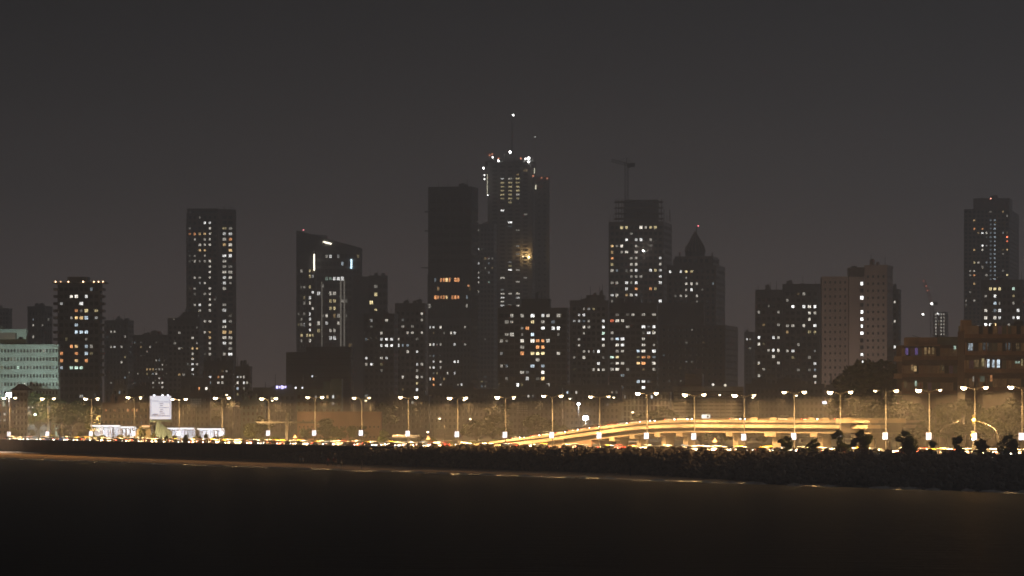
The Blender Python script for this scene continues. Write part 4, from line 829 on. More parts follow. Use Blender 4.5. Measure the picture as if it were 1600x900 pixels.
# --- near balconied flats at the right edge
conc_b = paint((.46, .31, .22), .85, .3, .4, name='brown_balcony'); panel = paint((.55, .42, .32), .8, .3, .6, name='shutter_panel'); dgreen = paint((.26, .28, .24), .8, .3, .5, name='olive_panel')
cur = {'c': paint((.7, .55, .4), .9, .3, 3, name='curtain'), 'v': paint((.4, .3, .6), .9, .3, 3, name='violet_curtain'), 'd': paint((.06, .05, .045), .8, .3, 1, name='room_dark'), 'p': panel, 'g': dgreen, 'u': paint((.5, .36, .24), .9, .4, 5, name='louvre')}
slab_b = paint((.16, .10, .07), .9, .3, .5, name='balcony_slab'); front_b = paint((.34, .20, .13), .85, .35, .8, name='balcony_front')
def flats(name, label, x0, x1, D, slabs, ytop, seq, lit):
    kk = D/F; w = (x1-x0)*kk; r = thing(name, label, 'building', px((x0+x1)/2, D, GZ)); zt = zof(ytop, D) - GZ
    MB().box((0, 9, zt/2), (w - .6, 14, zt)).build('wall', slab_b, r)
    for i, ys in enumerate(slabs):
        z = zof(ys, D) - GZ; MB().box((0, 1.0, z), (w, 3.2, .32)).build('balcony_slab', slab_b, r)
        if i < len(slabs) - 0:
            MB().box((0, -.45, z + .16 + .46), (w - .1, .16, .9)).build('balcony_front', front_b, r)
            nn = len(seq); pw = w/nn
            for j in range(nn):
                kind = seq[(j*5 + i*3) % nn]; xc = -w/2 + (j + .5)*pw
                off = rng.uniform(-.12, .18); MB().box((xc, .35 + off + (.9 if kind == 'd' else 0), z + .16 + 1.46), (pw*.93, .09, 2.75)).build('balcony_screen', cur[kind], r)
                MB().box((xc + pw*.5, .3, z + .16 + 1.46), (.07, .14, 2.85)).build('mullion', conc_b, r)
        for j in range(max(2, int(w/3.6))):
            MB().box((-w/2 + .3 + (w - .6)*j/max(1, int(w/3.6) - 1), -.3, z + .16 + 1.5), (.28, .3, 2.85)).build('column', conc_b, r)
    for (X, Y, c, s_, ww, hh) in lit:
        q = px(X, D, zof(Y, D)) - r.location; wo = obj('window', WIN, r, (q.x, .18, q.z), scale=(ww*kk, 1, hh*kk)); wo.color = (*CC[c], .085*s_)
    for k in range(7):
        h = rng.uniform(.8, 2.6); MB().box((rng.uniform(-.45, .45)*w, rng.uniform(3, 12), zt + h/2 - .05), (rng.uniform(.8, 3), 2, h)).build('water_tank' if h > 1.6 else 'roof_room', conc_b if k % 2 else dgreen, r)
    for k in range(5): MB().tube([(rng.uniform(-.5, .5)*w*.9, 4, zt), (rng.uniform(-.5, .5)*w*.9, 4, zt + rng.uniform(1.5, 3))], .05, 4).build('aerial', darkm, r)
    return r
D = 930
r = flats('balcony_flats', 'brown balconied flats with rounded corner left of larger flats, beside big tree', 1409, 1503, D, [617, 590.5, 563.5], 539, 'ucvpdpcgpupdgp', [(1430, 576, 'a', .7, 5, 10), (1431, 599, 'g', .9, 3, 9), (1492, 543, 'g', .7, 4, 6), (1446, 548, 'a', .28, 4, 12), (1452, 548, 'a', .35, 3, 12), (1458, 548, 'a', .2, 4, 12), (1417, 549, 'p', .25, 5, 12), (1432, 549, 'p', .3, 5, 12), (1425, 574, 'a', .3, 3, 10), (1472, 575, 'y', .1, 6, 9), (1440, 602, 'r', .1, 5, 10), (1415, 601, 'a', .1, 5, 10)])
roofbox(r, 1419, 1466, 527, 539, D, conc_b, 'roof_storey', 8, 2); roofbox(r, 1466, 1505, 526, 539, D, dgreen, 'roof_storey', 8, 2.5); roofbox(r, 1414, 1468, 538.2, 540.8, D, conc_b, 'roof_canopy', 5, -2)
for yb in (590.5, 563.5, 617):
    q = px(1411, D, zof(yb, D)) - r.location; MB().lathe([(2.2, -.16), (2.2, .16), (2.05, .17), (2.05, 1.05), (1.9, 1.05)], 14, (q.x, q.y + 1.6, q.z)).build('rounded_balcony', conc_b, r)
D = 880
r = flats('balcony_flats', 'larger brown balconied flats with three white-lit windows, right edge', 1507, 1640, D, [612, 583.5, 556, 529.5], 516, 'gpdcupdgvpducgppdu', [(1516.5, 542, 'b', .5, 8, 13), (1544, 568, 'b', 1.5, 5, 15), (1552, 568, 'b', 1.1, 4, 13), (1560, 568, 'b', 1.4, 5, 14), (1549, 591, 'o', .6, 4, 11), (1521, 592, 'w', .4, 2.5, 9), (1590, 566, 'g', .5, 8, 4), (1536, 566, 'y', .4, 4, 14), (1526, 568, 'a', .14, 8, 13), (1575, 541, 'b', .1, 8, 12), (1597, 566, 'y', .4, 3, 12), (1535, 592, 'g', .1, 8, 10), (1590, 541, 'a', .1, 6, 10), (1540, 541, 'b', .06, 10, 12)])
roofbox(r, 1512, 1560, 519, 529, D, conc_b, 'roof_storey', 8, 2)

# --- low haze-lit blocks along the foot of the skyline
r = tower('colonnade_block', 'pale hazy block with tall column grid above the flyover', 1015, 1200); bld(r, 972, 1047, 1050, 612, 1200, 4, pale, ry=620, fh=9, cw=6, ow=.6, oh=.75, clutter=0, rec=.5, lit='1016 612 W .6')
r = tower('pale_block', 'long pale low block right of the column-grid block', 1105, 1230); bld(r, 1051, 1162, 1164, 604, 1230, 3, pale, ry=612, fh=5.5, cw=9, ow=.85, oh=.35, clutter=0); beacon(r, 1114, 601, 1230, (1, .95, .85), 1.5, 2.0, 'roof_light'); beacon(r, 1133, 602, 1230, (1, .9, .7), 1.3, 2, 'roof_light')
r = tower('stair_block', 'blank brownish stair block rising above the long pale low block', 1084, 1320); bld(r, 1070, 1097, 1100, 584, 1320, 5, brown, grid=False, clutter=0)
low = [(95, 160, 632, 1330, 'dark', '97 636 o 1.2;105 635 o 1;110 635 a 1;92 639 a 1.4;81 652 o .6;107 660 o .5', 'low dark house with small orange-lit veranda right of the mint block'),
 (38, 80, 629, 1290, 'dark', '42 634 W 1.2;50 634 W .8;55 634 W .7;62 634 b .7;42 649 a .6;49 651 o 1;62 653 o .8', 'low dark house with row of white lamps under the mint block'),
 (-20, 36, 640, 1260, 'brown', '5 647 W .8;22 646 W 1.4;25 643 W 1.2;8 651 b .6', 'low cluttered house with pale lit sign at far left edge'),
 (160, 235, 634, 1250, 'brown', '165 639 o .5;180 639 o .4;197 639 o .5;205 641 o .4;212 640 o .4', 'long low house with faint orange windows left of the screen'),
 (176, 200, 606, 1400, 'pale', '189 613 b .35', 'small pale stair tower above the long low house'),
 (200, 262, 612, 1500, 'dark', '', 'dark low block behind the glowing screen'),
 (262, 330, 618, 1420, 'dark', '', 'dark low block right of the glowing screen'),
 (376, 416, 630, 1180, 'tealr', '', 'small blue-grey house with two windows right of the double lamps'),
 (598, 672, 622, 1500, 'dark', '641 630 w .5', 'dark low block right of the pink hall'),
 (670, 780, 612, 1560, 'grey', '', 'wide low grey block under the netted tower'),
 (780, 880, 612, 1440, 'dark', '823 615 w .5', 'low dark block under the orange-lit apartment block'),
 (880, 972, 606, 1420, 'grey', '883 615 b 1;899 613 w .5', 'low grey block left of the column-grid block'),
 (1165, 1290, 604, 1420, 'dark', '', 'low dark block beneath the stepped apartment block'),
 (1290, 1345, 606, 1350, 'grey', '', 'low grey block beneath the tall pink block')]
for x0, x1, yt, D, mt, lit, lab in low:
    r = tower('low_block', lab, (x0+x1)/2, D); bld(r, x0, x1 - 2, x1, yt, D, 4, dict(dark=dark, brown=brown, pale=pale, tealr=tealr, grey=grey)[mt], ry=yt + 7, fh=9.5, cw=7, lit=lit, clutter=2, ow=.5, panes=(mt == 'tealr'))
r = thing('lit_signboard', 'long bluish lit shop sign right of the pink block, above flyover', 'sign', px(1310, 1150, GZ)); D = 1150; kk = D/F
bs = emit('bluish_sign', (.75, .8, 1), 2.0, pattern=.35); MB().box((0, 0, zof(629, D) - GZ), (50*kk, .3, 4*kk)).build('sign_face', bs, r); MB().box((0, .4, zof(629, D) - GZ), (51*kk, .5, 5*kk)).build('cabinet', darkm, r)
for q_ in (-4, 4): MB().tube([(q_, .4, 0), (q_, .4, zof(631, D) - GZ)], .15, 6).build('post', steel, r)
# ------------------------------------------------------------------ trees
m, n, l, b = node_mat('foliage')
ge = n.new('ShaderNodeNewGeometry'); nz = n.new('ShaderNodeTexNoise'); nz.inputs['Scale'].default_value = .45; l.new(ge.outputs['Position'], nz.inputs['Vector'])
cr = n.new('ShaderNodeValToRGB'); cr.color_ramp.elements[0].position = .35; cr.color_ramp.elements[0].color = (.034, .054, .008, 1); cr.color_ramp.elements[1].position = .7; cr.color_ramp.elements[1].color = (.105, .130, .018, 1)
l.new(nz.outputs[0], cr.inputs[0]); l.new(cr.outputs[0], b.inputs['Base Color']); b.inputs['Roughness'].default_value = .6
tl_ = n.new('ShaderNodeBsdfTranslucent'); l.new(cr.outputs[0], tl_.inputs[0]); ms = n.new('ShaderNodeMixShader'); ms.inputs[0].default_value = .45
om = [q_ for q_ in n if q_.type == 'OUTPUT_MATERIAL'][0]; l.new(b.outputs[0], ms.inputs[1]); l.new(tl_.outputs[0], ms.inputs[2]); l.new(ms.outputs[0], om.inputs['Surface'])
FOL = m; bark = paint((.10, .075, .055), .9, .3, 3, name='bark')
def tree_meshes(seed, nl=2600, leaf=.3, spread=1.0, cz=5.1, cv=1.9):
    """a tree 8 m high: forked trunk and a crown of leaf-sized faces gathered in uneven clumps"""
    g_ = random.Random(seed); tr = MB(); tr.tube([(0,0,0), (.05,.05,1.2), (-.05,.1,2.4), (.1,0,3.6)], [.24, .19, .16, .12], 7)
    lobes = []
    for k in range(17):
        a = k*2.4 + g_.uniform(-.4, .4); q = ((k + .5)/17)**.5; zz = g_.uniform(-1, 1); rad = 2.5*spread*q*math.sqrt(max(.12, 1 - zz*zz*.85))
        c = Vector((math.cos(a)*rad, math.sin(a)*rad, cz + zz*cv)); lobes.append((c, g_.uniform(.75, 1.35)*(.75 + .25*spread)))
        tr.tube([(0, 0, g_.uniform(1.2, 2.6)), c*.5 + Vector((0,0,.7)), c], [.09, .06, .025], 5)
    mb = MB()
    for k in range(nl):
        c, rr = g_.choice(lobes); v = Vector((g_.gauss(0,1), g_.gauss(0,1), g_.gauss(0,1))).normalized()*rr*g_.uniform(.35, 1.08)**.6; v.z *= .72; p = c + v
        s = leaf*g_.uniform(.5, 1.3); a1 = Vector((g_.gauss(0,1), g_.gauss(0,1), g_.gauss(0,.6))).normalized(); a2 = a1.cross(Vector((g_.gauss(0,1), g_.gauss(0,1), g_.gauss(0,1)))).normalized()
        mb.poly((p - a1*s, p + a2*s*.5, p + a1*s, p - a2*s*.5))
    return tr.mesh('trunk', bark, True), mb.mesh('crown', FOL)
TREES = [tree_meshes(s, 3200, .34, sp) for s, sp in ((1, 1), (2, 1.15), (3, .9), (4, 1.3), (5, 1.05))]
TREES += [tree_meshes(s_, 3400, .3, 1.05, 4.3, 2.7) for s_ in (8, 9, 10)]      # low-crowned promenade trees
SHRUB = []
for s in (21, 22, 23):
    g_ = random.Random(s); mb = MB()
    for k in range(520):
        v = Vector((g_.gauss(0,1), g_.gauss(0,1), abs(g_.gauss(0,1)))).normalized()*g_.uniform(.4, 1.05); p = Vector((v.x*1.1, v.y*.8, v.z*1.1 + .1)); s_ = .2*g_.uniform(.5, 1.3)
        a1 = Vector((g_.gauss(0,1), g_.gauss(0,1), g_.gauss(0,1))).normalized(); a2 = a1.orthogonal().normalized(); mb.poly((p - a1*s_, p + a2*s_*.5, p + a1*s_, p - a2*s_*.5))
    st_ = MB()
    for k in range(5): a = k*1.26; st_.tube([(0,0,0), (math.cos(a)*.5, math.sin(a)*.4, .8)], [.04, .015], 4)
    SHRUB.append((st_.mesh('stem', bark), mb.mesh('foliage', FOL)))
def tree(x, D, ytop, lab, wide=1.0, v=None, z=GZ, group='trees'):
    H = zof(ytop, D) - z; v = rng.randrange(5) if v is None else v
    r = thing('tree', lab, 'tree', px(x, D, z), rng.uniform(0, 6), group); r.scale = (H/7.6*wide, H/7.6*wide, H/7.6)
    obj('trunk', TREES[v][0], r); obj('crown', TREES[v][1], r); return r
# small dark trees on the promenade
front = [(1228, 680), (1268, 682), (1313, 672), (1347, 671), (1421, 667), (1497, 681), (1534, 685), (1575, 673), (1455, 688)]
for i, (x, y) in enumerate(front):
    tree(x, Dwall(x) + 11, y, 'small dark promenade tree behind the wall, %s from left in its row' % ORD[i+1], .95, 5 + i % 3, group='small dark promenade trees')
for i, (x, y) in enumerate([(260, 680), (290, 677), (322, 678)]):
    tree(x, Dwall(x) + 12, y, 'little dark tree on the far left promenade, %s' % ['just right of the pylon', 'before the first white canopy', 'before the second white canopy'][i], .62, 5 + i % 3, group='small trees on the left promenade')
# lamp-lit trees behind the road
back = [(410, 652, 1085, 1.0), (392, 662, 1060, 1.0), (478, 668, 1080, .9), (510, 655, 1075, 1.2), (530, 666, 1050, .9), (558, 664, 1060, 1.2), (600, 672, 1040, .9), (655, 678, 1050, .8), (745, 655, 1080, 1.3), (770, 650, 1120, 1.2), (790, 668, 1000, .9), (835, 648, 1120, 1.2), (855, 655, 1110, 1.1), (880, 664, 1060, .9), (1012, 640, 1080, 1.1), (1035, 636, 1090, 1.2), (1045, 672, 960, 1.2), (1095, 668, 950, 1.3), (1130, 668, 940, 1.3), (1165, 667, 935, 1.2), (1190, 672, 930, 1.0), (1080, 676, 940, 1.0), (1365, 630, 900, 1.1), (1390, 634, 880, 1.0), (1340, 650, 900, 1.0), (1420, 628, 865, 1.1), (1445, 640, 850, 1.0), (1480, 632, 845, 1.1), (1510, 626, 840, 1.1), (1540, 640, 825, 1.0), (1560, 630, 825, 1.1), (1590, 626, 810, 1.1), (1615, 630, 800, 1.0), (20, 668, 1235, 1.1), (50, 672, 1225, 1.0), (98, 668, 1230, 1.1), (125, 674, 1210, 1.0), (222, 668, 1130, .8), (240, 676, 1120, .8)]
for i, (x, y, D, w) in enumerate(back):
    D = min(D, Dlamp(x) + rng.uniform(32, 75)) if x < 1340 and not 800 < x < 1400 else (max(D, Dfly(x) + 30) if 800 < x < 1340 else min(D, Dlamp(x) + rng.uniform(42, 72)))
    tree(x, D, y, 'yellow-lit leafy tree behind the road, %s, %s of these trees from left' % (between(x), 'number %d' % 0) if False else 'lamp-lit leafy tree behind road %s%s' % (between(x), ''), w, group='lamp-lit trees behind the road')
# big dark trees
tree(1372, 950, 557, 'big dark tree left of the balconied flats', 1.0, 3, group='big dark trees'); tree(1343, 990, 578, 'dark tree leaning against the big dark tree, below pink block', 1.0, 1, group='big dark trees')
for x, y, D, lab in [(60, 616, 1290, 'dark tree in front of the mint office block'), (110, 622, 1300, 'dark tree behind the second lamp from left'), (325, 606, 1500, 'dark tree below the tall white-lit tower'), (600, 630, 1400, 'dark hazy tree right of the pink hall'), (780, 632, 1300, 'dark hazy tree left of the unlit floodlight rack'), (400, 612, 1550, 'dark hazy tree left of the violet sign')]:
    tree(x, D, y, lab, 1.2, group='dark trees in the city')
# tree strung with amber bulbs
r = tree(146, 1180, 636, 'small tree strung with glowing amber bulbs left of the pavilion', .8, 2); bl = emit('amber_bulb', (1, .62, .2), 5)
mb = MB()
for k in range(150):
    a = rng.uniform(0, 6.3); q = rng.uniform(0, 1)**.5*1.5; zz = rng.uniform(2.2, 7.4); mb.box((math.cos(a)*q, math.sin(a)*q - .6, zz), (.14, .14, .14))
tag(mb.build('bulb_string', bl, r), kind='stuff')
# median shrubs
k = 0; x = 8
while x < 700:
    p, t_, n_ = frame_at(Dlamp, x); r = thing('shrub', 'low trimmed shrub on the road median, %s' % between(x), 'shrub', (p.x + n_.x*rng.uniform(13, 17), p.y + n_.y*rng.uniform(13, 17), GZ), rng.uniform(0, 6), 'shrubs beside the road', rng.uniform(1.0, 1.9))
    a, c = SHRUB[k % 3]; obj('stem', a, r); obj('foliage', c, r); k += 1; x += rng.uniform(11, 22)

# ------------------------------------------------------------------ vehicles
carpaint = paint((.5, .5, .5), .3, .06, .8, objcol=True, streak=False, name='car_paint'); tyre = paint((.02, .02, .02), .9, .2, 4, name='tyre'); rim = paint((.4, .4, .4), .35, .1, 4, name='rim')
carglass = paint((.012, .014, .016), .08, .1, 1, name='car_glass'); hl_m = emit('headlight', (1, .93, .78), 22); tl_m = emit('tail_light', (1, .06, .03), 13); taxi_y = paint((.75, .5, .04), .4, .1, 1, streak=False)
def loft(secs, mi=0):
    """secs: list of closed rings (same count)"""
    mb = MB(); nn = len(secs[0]); base = 0
    for s_ in secs: mb.v += [tuple(p) for p in s_]
    for k in range(len(secs)-1):
        for j in range(nn): a, c = k*nn + j, k*nn + (j+1) % nn; mb.f.append((a, c, c+nn, a+nn)); mb.m.append(mi)
    mb.f.append(tuple(range(nn))[::-1]); mb.m.append(mi); mb.f.append(tuple((len(secs)-1)*nn + j for j in range(nn))); mb.m.append(mi); return mb
def ring(x, hw, z0, z1, c=.1): return [(x, -hw + c, z0), (x, hw - c, z0), (x, hw, z0 + c), (x, hw, z1 - c*1.3), (x, hw - c, z1), (x, -hw + c, z1), (x, -hw, z1 - c*1.3), (x, -hw, z0 + c)]
wheel_me = MB().lathe([(.2, -.1), (.3, -.1), (.32, -.06), (.32, .06), (.3, .1), (.2, .1)], 14).mesh('tyre', tyre, True); rim_me = MB().lathe([(.05, -.11), (.2, -.105), (.2, .105), (.05, .11)], 10).mesh('rim', rim)
def car_proto(kind):
    L, W_ = (4.0, .84) if kind != 'bus' else (10.5, 1.25)
    parts = []
    if kind == 'bus':
        body = loft([ring(-5.25, 1.2, .45, 1.3), ring(-5.2, 1.25, .4, 1.35), ring(5.2, 1.25, .4, 1.35), ring(5.25, 1.2, .45, 1.3)]); roof = loft([ring(-5.2, 1.2, 2.35, 2.95), ring(-5.0, 1.25, 2.3, 3.1), ring(5.0, 1.25, 2.3, 3.1), ring(5.2, 1.2, 2.35, 2.95)])
        gl_ = loft([ring(-5.18, 1.2, 1.34, 2.36, .05), ring(5.18, 1.2, 1.34, 2.36, .05)]); wx, wz, wr, lx = 3.3, .48, 1.5, 5.27
    else:
        hz = .86; tail = -2.0
        body = loft([ring(-2.02, .7, .4, .74), ring(-1.95, .82, .28, .9), ring(-1.2, .85, .22, .96), ring(.6, .85, .22, .95), ring(1.3, .84, .22, .88), ring(1.85, .8, .28, .74), ring(2.0, .68, .36, .62)])
        e0 = -1.75 if kind == 'hatch' else -1.35
        gl_ = loft([ring(e0, .72, .9, 1.0, .04), ring(e0 + .3, .7, .9, 1.36, .06), ring(.25, .68, .9, 1.4, .06), ring(1.05, .72, .88, .95, .03)])
        roof = loft([ring(e0 + .22, .6, 1.33, 1.38, .02), ring(e0 + .4, .67, 1.36, 1.46, .03), ring(.15, .66, 1.38, 1.47, .03), ring(.4, .58, 1.33, 1.37, .015)]); wx, wz, wr, lx = 1.25, .32, 1, 1.96
    return dict(body=body.mesh('body', carpaint, True), glass=gl_.mesh('windows', carglass), roof=roof.mesh('roof', carpaint, True), roof_t=roof.mesh('roof', taxi_y, True), wx=wx, wz=wz, wr=wr, lx=lx, W=W_, bus=kind == 'bus')
PROTO = {k: car_proto(k) for k in ('hatch', 'sedan', 'bus')}
hl_me = MB().lathe([(.02, -.08), (.1, -.06), (.15, 0), (.1, .06), (.02, .08)], 8).mesh('headlight', hl_m, True); tl_me = MB().box((0,0,0), (.08, .26, .2)).mesh('taillight', tl_m); pl_me = MB().box((0,0,0), (.03, .5, .12)).mesh('number_plate', white)
COLS = [('white', (.75, .75, .73)), ('silver', (.42, .43, .44)), ('black', (.02, .02, .022)), ('red', (.18, .02, .015)), ('grey', (.15, .15, .16)), ('blue', (.04, .09, .25))]
def vehicle(kind, p, rz, colr, label, group, taxi=False):
    q = PROTO[kind]; r = thing('bus' if kind == 'bus' else ('taxi' if taxi else 'car'), label, 'bus' if kind == 'bus' else 'car', p, rz, group)
    c = (*colr, 1)
    for nm, me in (('body', q['body']), ('windows', q['glass']), ('roof', q['roof_t'] if taxi else q['roof'])): obj(nm, me, r).color = c
    for sx_ in (-1, 1):
        for sy in (-1, 1):
            w = obj('wheel', wheel_me, r, (sx_*q['wx'], sy*(q['W'] - .1), q['wz']), (R(90), 0, 0), (q['wr'],)*3); obj('rim', rim_me, w)
    for sy in (-1, 1): obj('headlight', hl_me, r, (q['lx'], sy*q['W']*.72, .74 if not q['bus'] else .85)); obj('taillight', tl_me, r, (-q['lx'] - .04, sy*q['W']*.78, .78 if not q['bus'] else 1.0))
    obj('number_plate', pl_me, r, (-q['lx'] - .06, 0, .5)); return r
hb = bpy.data.lights.new('headlight_beam', 'SPOT'); hb.energy = 1500; hb.color = (1, .93, .8); hb.spot_size = R(70); hb.spot_blend = .8; hb.shadow_soft_size = .1
cnt = {}; specs = []
for lane, (off, dirn) in enumerate(((-8.5, 1), (-4.5, 1), (4.2, -1), (8.2, -1), (11.6, -1))):
    x = -20 + lane*9.0
    while x < 1650:
        if off > -(gapf(x) - 9): specs.append([x, off, dirn])
        x += rng.uniform(15, 38) if x < 640 else rng.uniform(20, 56)
specs = [s for s in specs if -6 < s[0] < 1606 and not (s[1] > 5 and 670 < s[0] < 1400)]
specs.sort()
for x, off, dirn in specs:
    p, t_, n_ = frame_at(Dlamp, x); q = p + n_*off + Vector((0,0,GZ + .01)); d = t_*dirn
    kind = ('bus' if off > 6 and rng.random() < .025 else rng.choice(['hatch', 'sedan'])); taxi = kind == 'sedan' and rng.random() < .25
    cn, cv = rng.choice(COLS) if not taxi else COLS[2]
    if kind == 'bus': cn, cv = COLS[4]
    seg = between(x); cnt[seg] = cnt.get(seg, 0) + 1
    what = 'grey bus' if kind == 'bus' else ('black taxi with yellow roof' if taxi else cn + ' car')
    dist = q.y
    lab = '%s on sea-front road, %s vehicle %s' % (what, ORD[cnt[seg]], seg)
    vehicle(kind, q, math.atan2(d.y, d.x), cv, lab, 'vehicles on the sea-front road', taxi)
k = 0
for x in (800, 828, 846, 868, 890, 906, 921, 938, 952, 966, 984, 1000, 1038, 1060, 1140, 1215, 1255, 1305):
    p, t_, n_ = frame_at(Dfly, x); k += 1; q = p + n_*rng.choice((1.7, 2.1)) + Vector((0, 0, deck_top(x) + .01)); cn, cv = rng.choice(COLS); d = t_; dz = (deck_top(x + 8) - deck_top(x))/max(1, (line_pt(Dfly, x + 8) - line_pt(Dfly, x)).length)
    c = vehicle(rng.choice(['hatch', 'sedan']), q, math.atan2(d.y, d.x), cv, '%s car driving on the flyover, %s from its left end' % (cn, ORD[k]), 'cars on the flyover'); c.rotation_euler = (0, -math.atan(dz), math.atan2(d.y, d.x))

# ------------------------------------------------------------------ people
skin = paint((.30, .17, .11), .6, .1, 5, name='skin'); shirt = paint((.2, .2, .2), .9, .15, 8, objcol=True, name='shirt'); trous = paint((.035, .035, .05), .9, .2, 8, name='trousers'); hair = paint((.012, .010, .009), .7, .2, 8, name='hair')
def body_mesh(pose):
    """one continuous skinned figure; z=0 at the feet (standing/walking) or at the seat (sitting); faces -y"""
    V, E, Rr = [], [], []
    def add(p, r, par=None):
        V.append(p); Rr.append(r); i = len(V) - 1
        if par is not None: E.append((par, i))
        return i
    sit = pose.startswith('sit'); h0 = .12 if sit else .92; lean = .12 if pose == 'sit_lean' else 0.0
    pel = add((0, 0, h0), .125); sp = add((0, .01 - lean*.4, h0 + .2), .115, pel); ch = add((0, .02 - lean*.9, h0 + .42), .135, sp)
    nk = add((0, .01 - lean*1.2, h0 + .55), .055, ch); hd = add((0, -.005 - lean*1.4, h0 + .64), .085, nk); ht = add((0, .0 - lean*1.4, h0 + .75), .08, hd); nose = add((0, -.1 - lean*1.4, h0 + .655), .016, hd)
    for s in (-1, 1):
        sh = add((s*.185, .015 - lean, h0 + .47), .06, ch)
        if sit: el, wr = (s*.25, .03 - lean*.5, h0 + .22), (s*.17, -.22, h0 + .06)
        elif pose == 'walk': el, wr = (s*.24, s*.13, h0 + .2), (s*.24, s*.2 - .08, h0 - .02)
        else: el, wr = (s*.24, .04, h0 + .19), (s*.23, -.06, h0 - .05)
        e = add(el, .043, sh); w = add(wr, .03, e)
        d = (Vector(wr) - Vector(el)).normalized(); pm = add(tuple(Vector(wr) + d*.06), .034, w)
        side = Vector((s, 0, 0)).cross(d).normalized()
        for f, (o_, ln) in enumerate(((-.03, .075), (-.01, .085), (.01, .08), (.03, .062))):
            k1 = add(tuple(Vector(wr) + d*.1 + side*o_), .01, pm); add(tuple(Vector(wr) + d*(.1 + ln) + side*o_ + Vector((-s*.02, 0, -.01))), .008, k1)
        th_ = add(tuple(Vector(wr) + d*.06 - side*.045), .011, pm); add(tuple(Vector(wr) + d*.1 - side*.055), .009, th_)
        hp = add((s*.095, 0, h0 - .06 if not sit else h0 - .01), .085, pel)
        if sit: kn, an, toe = (s*.12, -.44, h0 - .04), (s*.12, -.46, h0 - .47), (s*.13, -.6, h0 - .52)
        elif pose == 'walk': kn, an, toe = (s*.1, -s*.14 - .05, .49), (s*.1, -s*.2 + (.1 if s > 0 else .02), .09), (s*.1, -s*.2 - .1, .04)
        else: kn, an, toe = (s*.1, -.02, .49), (s*.1, .02, .09), (s*.12, -.13, .04)
        k_ = add(kn, .058, hp); a_ = add(an, .04, k_); add(toe, .035, a_)
    me = bpy.data.meshes.new('rig'); me.from_pydata(V, E, []); o = bpy.data.objects.new('rig', me); col.objects.link(o)
    sk = o.modifiers.new('skin', 'SKIN'); sk.use_smooth_shade = True
    for i, sv in enumerate(me.skin_vertices[0].data): sv.radius = (Rr[i], Rr[i]*(.8 if i in (pel, sp, ch) else 1)); sv.use_root = (i == pel)
    o.modifiers.new('sub', 'SUBSURF').levels = 1
    dg = bpy.context.evaluated_depsgraph_get(); out = bpy.data.meshes.new_from_object(o.evaluated_get(dg)); out.name = 'person_' + pose
    bpy.data.objects.remove(o); bpy.data.meshes.remove(me)
    out.materials.clear()
    for mm in (shirt, skin, trous, hair): out.materials.append(mm)
    for pgn in out.polygons:
        c = pgn.center; zz = c.z - h0; i = 0
        if zz > .55: i = 3 if (zz > .71 or c.y > .03 - lean*1.4) else 1
        elif zz > .53 and abs(c.x) < .1: i = 1
        elif zz < .0 and not (abs(c.x) > .17 and zz > -.25): i = 2
        elif sit and c.y < -.1 and zz < .03: i = 2
        elif abs(c.x) > .15 and zz < .1: i = 1
        pgn.material_index = i; pgn.use_smooth = True
    return out
BODY = {p: body_mesh(p) for p in ('sit', 'sit_lean', 'stand', 'walk')}
SHIRTS = [('dark', (.03, .03, .035)), ('grey', (.12, .12, .12)), ('red', (.28, .03, .03)), ('white', (.6, .6, .58)), ('blue', (.04, .07, .2)), ('brown', (.12, .07, .04)), ('dark', (.03, .03, .035)), ('black', (.015, .015, .015))]
def person(p, rz, pose, lab, shirt_c, group):
    o = obj('person', BODY[pose], None, p, (0, 0, rz), (rng.uniform(.98, 1.1),)*3); o.color = (*shirt_c, 1); return tag(o, lab, 'person', group)
cnt = {}; xs_ = []; x = 2
while x < 1598:
    xs_ += [x + 2.6*j for j in range(rng.choice((1, 2, 2, 3) if x < 640 or x > 1020 else (1, 1, 2)))]; x = xs_[-1] + (rng.choice((6, 8, 11, 15)) if x < 640 else (rng.choice((9, 16, 24, 34)) if x < 1020 else rng.choice((5, 6, 8, 10, 14))))
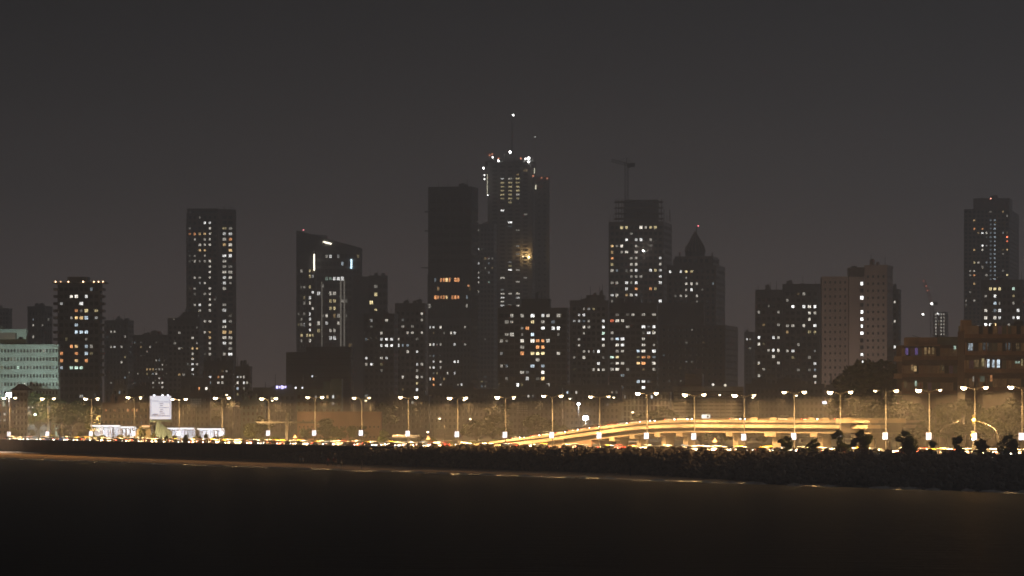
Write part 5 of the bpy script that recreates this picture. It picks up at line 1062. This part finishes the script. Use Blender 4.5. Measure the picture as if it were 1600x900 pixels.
for x in xs_:
    p, t_, n_ = frame_at(Dwall, x); sn, sc_ = rng.choice(SHIRTS); seg = between(x).strip(); cnt[seg] = cnt.get(seg, 0) + 1
    pose = rng.choice(['sit', 'sit', 'sit_lean', 'stand']) if x < 1000 else rng.choice(['sit', 'sit_lean', 'stand', 'stand', 'walk'])
    face = math.atan2(n_.y, n_.x) - math.pi/2
    if pose.startswith('sit'): q = p + n_*.15 + Vector((0, 0, WALLTOP)); rz = face + rng.uniform(-.4, .4) + (0 if rng.random() < .6 else math.pi); verb = 'sitting'; wh = 'on sea wall'
    else: q = p + n_*rng.uniform(1.2, 3.5) + Vector((0, 0, GZ + .14)); rz = rng.uniform(0, 6.28); verb = 'standing' if pose == 'stand' else 'walking'; wh = 'behind wall'
    person(q, rz, pose, 'person in %s top %s %s, %s from left %s' % (sn, verb, wh, ORD[cnt[seg]], seg), sc_, 'people along the sea wall')
beachp = [(469, .55), (473, .55), (512, .45), (521, .5), (525, .42), (533, .28), (565, .15), (650, .62), (697, .7), (706, .68), (712, .7), (838, .62), (845, .66), (985, .3)]
for i, (x, tt) in enumerate(beachp):
    s_, w_ = line_pt(Dsea, x), line_pt(Dwall, x); q = s_ + (w_ - s_)*tt; q.z = float(np.interp(tt, [a for a, _ in prof], [c for _, c in prof])) - .02; sn, sc_ = rng.choice(SHIRTS)
    person(q, rng.uniform(0, 6), rng.choice(['stand', 'walk']), 'person in %s top out on the sand, %s from left of those on the beach' % (sn, ORD[i+1]), sc_, 'people on the beach')

# ------------------------------------------------------------------ haze
m = bpy.data.materials.new('haze_air'); m.use_nodes = True; n, l = m.node_tree.nodes, m.node_tree.links
for nd in list(n):
    if nd.type != 'OUTPUT_MATERIAL': n.remove(nd)
pv_ = n.new('ShaderNodeVolumePrincipled'); pv_.inputs['Color'].default_value = (.95, .94, .93, 1); pv_.inputs['Density'].default_value = HAZE_DENSITY; pv_.inputs['Anisotropy'].default_value = HAZE_G
out = [nd for nd in n if nd.type == 'OUTPUT_MATERIAL'][0]; l.new(pv_.outputs[0], out.inputs['Volume'])
hz_ = MB(); top = zof(176, 3000) + 6
hz_.box((0, 1975, (top - 2)/2), (5900, 4050, top + 2)); tag(hz_.build('haze', m), 'thin night haze over the bay and the city', 'haze', kind='stuff')
# tell apart trees and shrubs that would share a label
seen = {}
for o in list(col.objects):
    if o.parent is None and 'label' in o.keys(): seen.setdefault(o['label'], []).append(o)
for lab, os_ in seen.items():
    if len(os_) > 1:
        os_.sort(key=lambda o: o.location.x/max(o.location.y, 1))
        for i, o in enumerate(os_): o['label'] = '%s, %s' % (lab, ('left one' if i == 0 else 'right one') if len(os_) == 2 else '%s from left' % ORD[i+1])
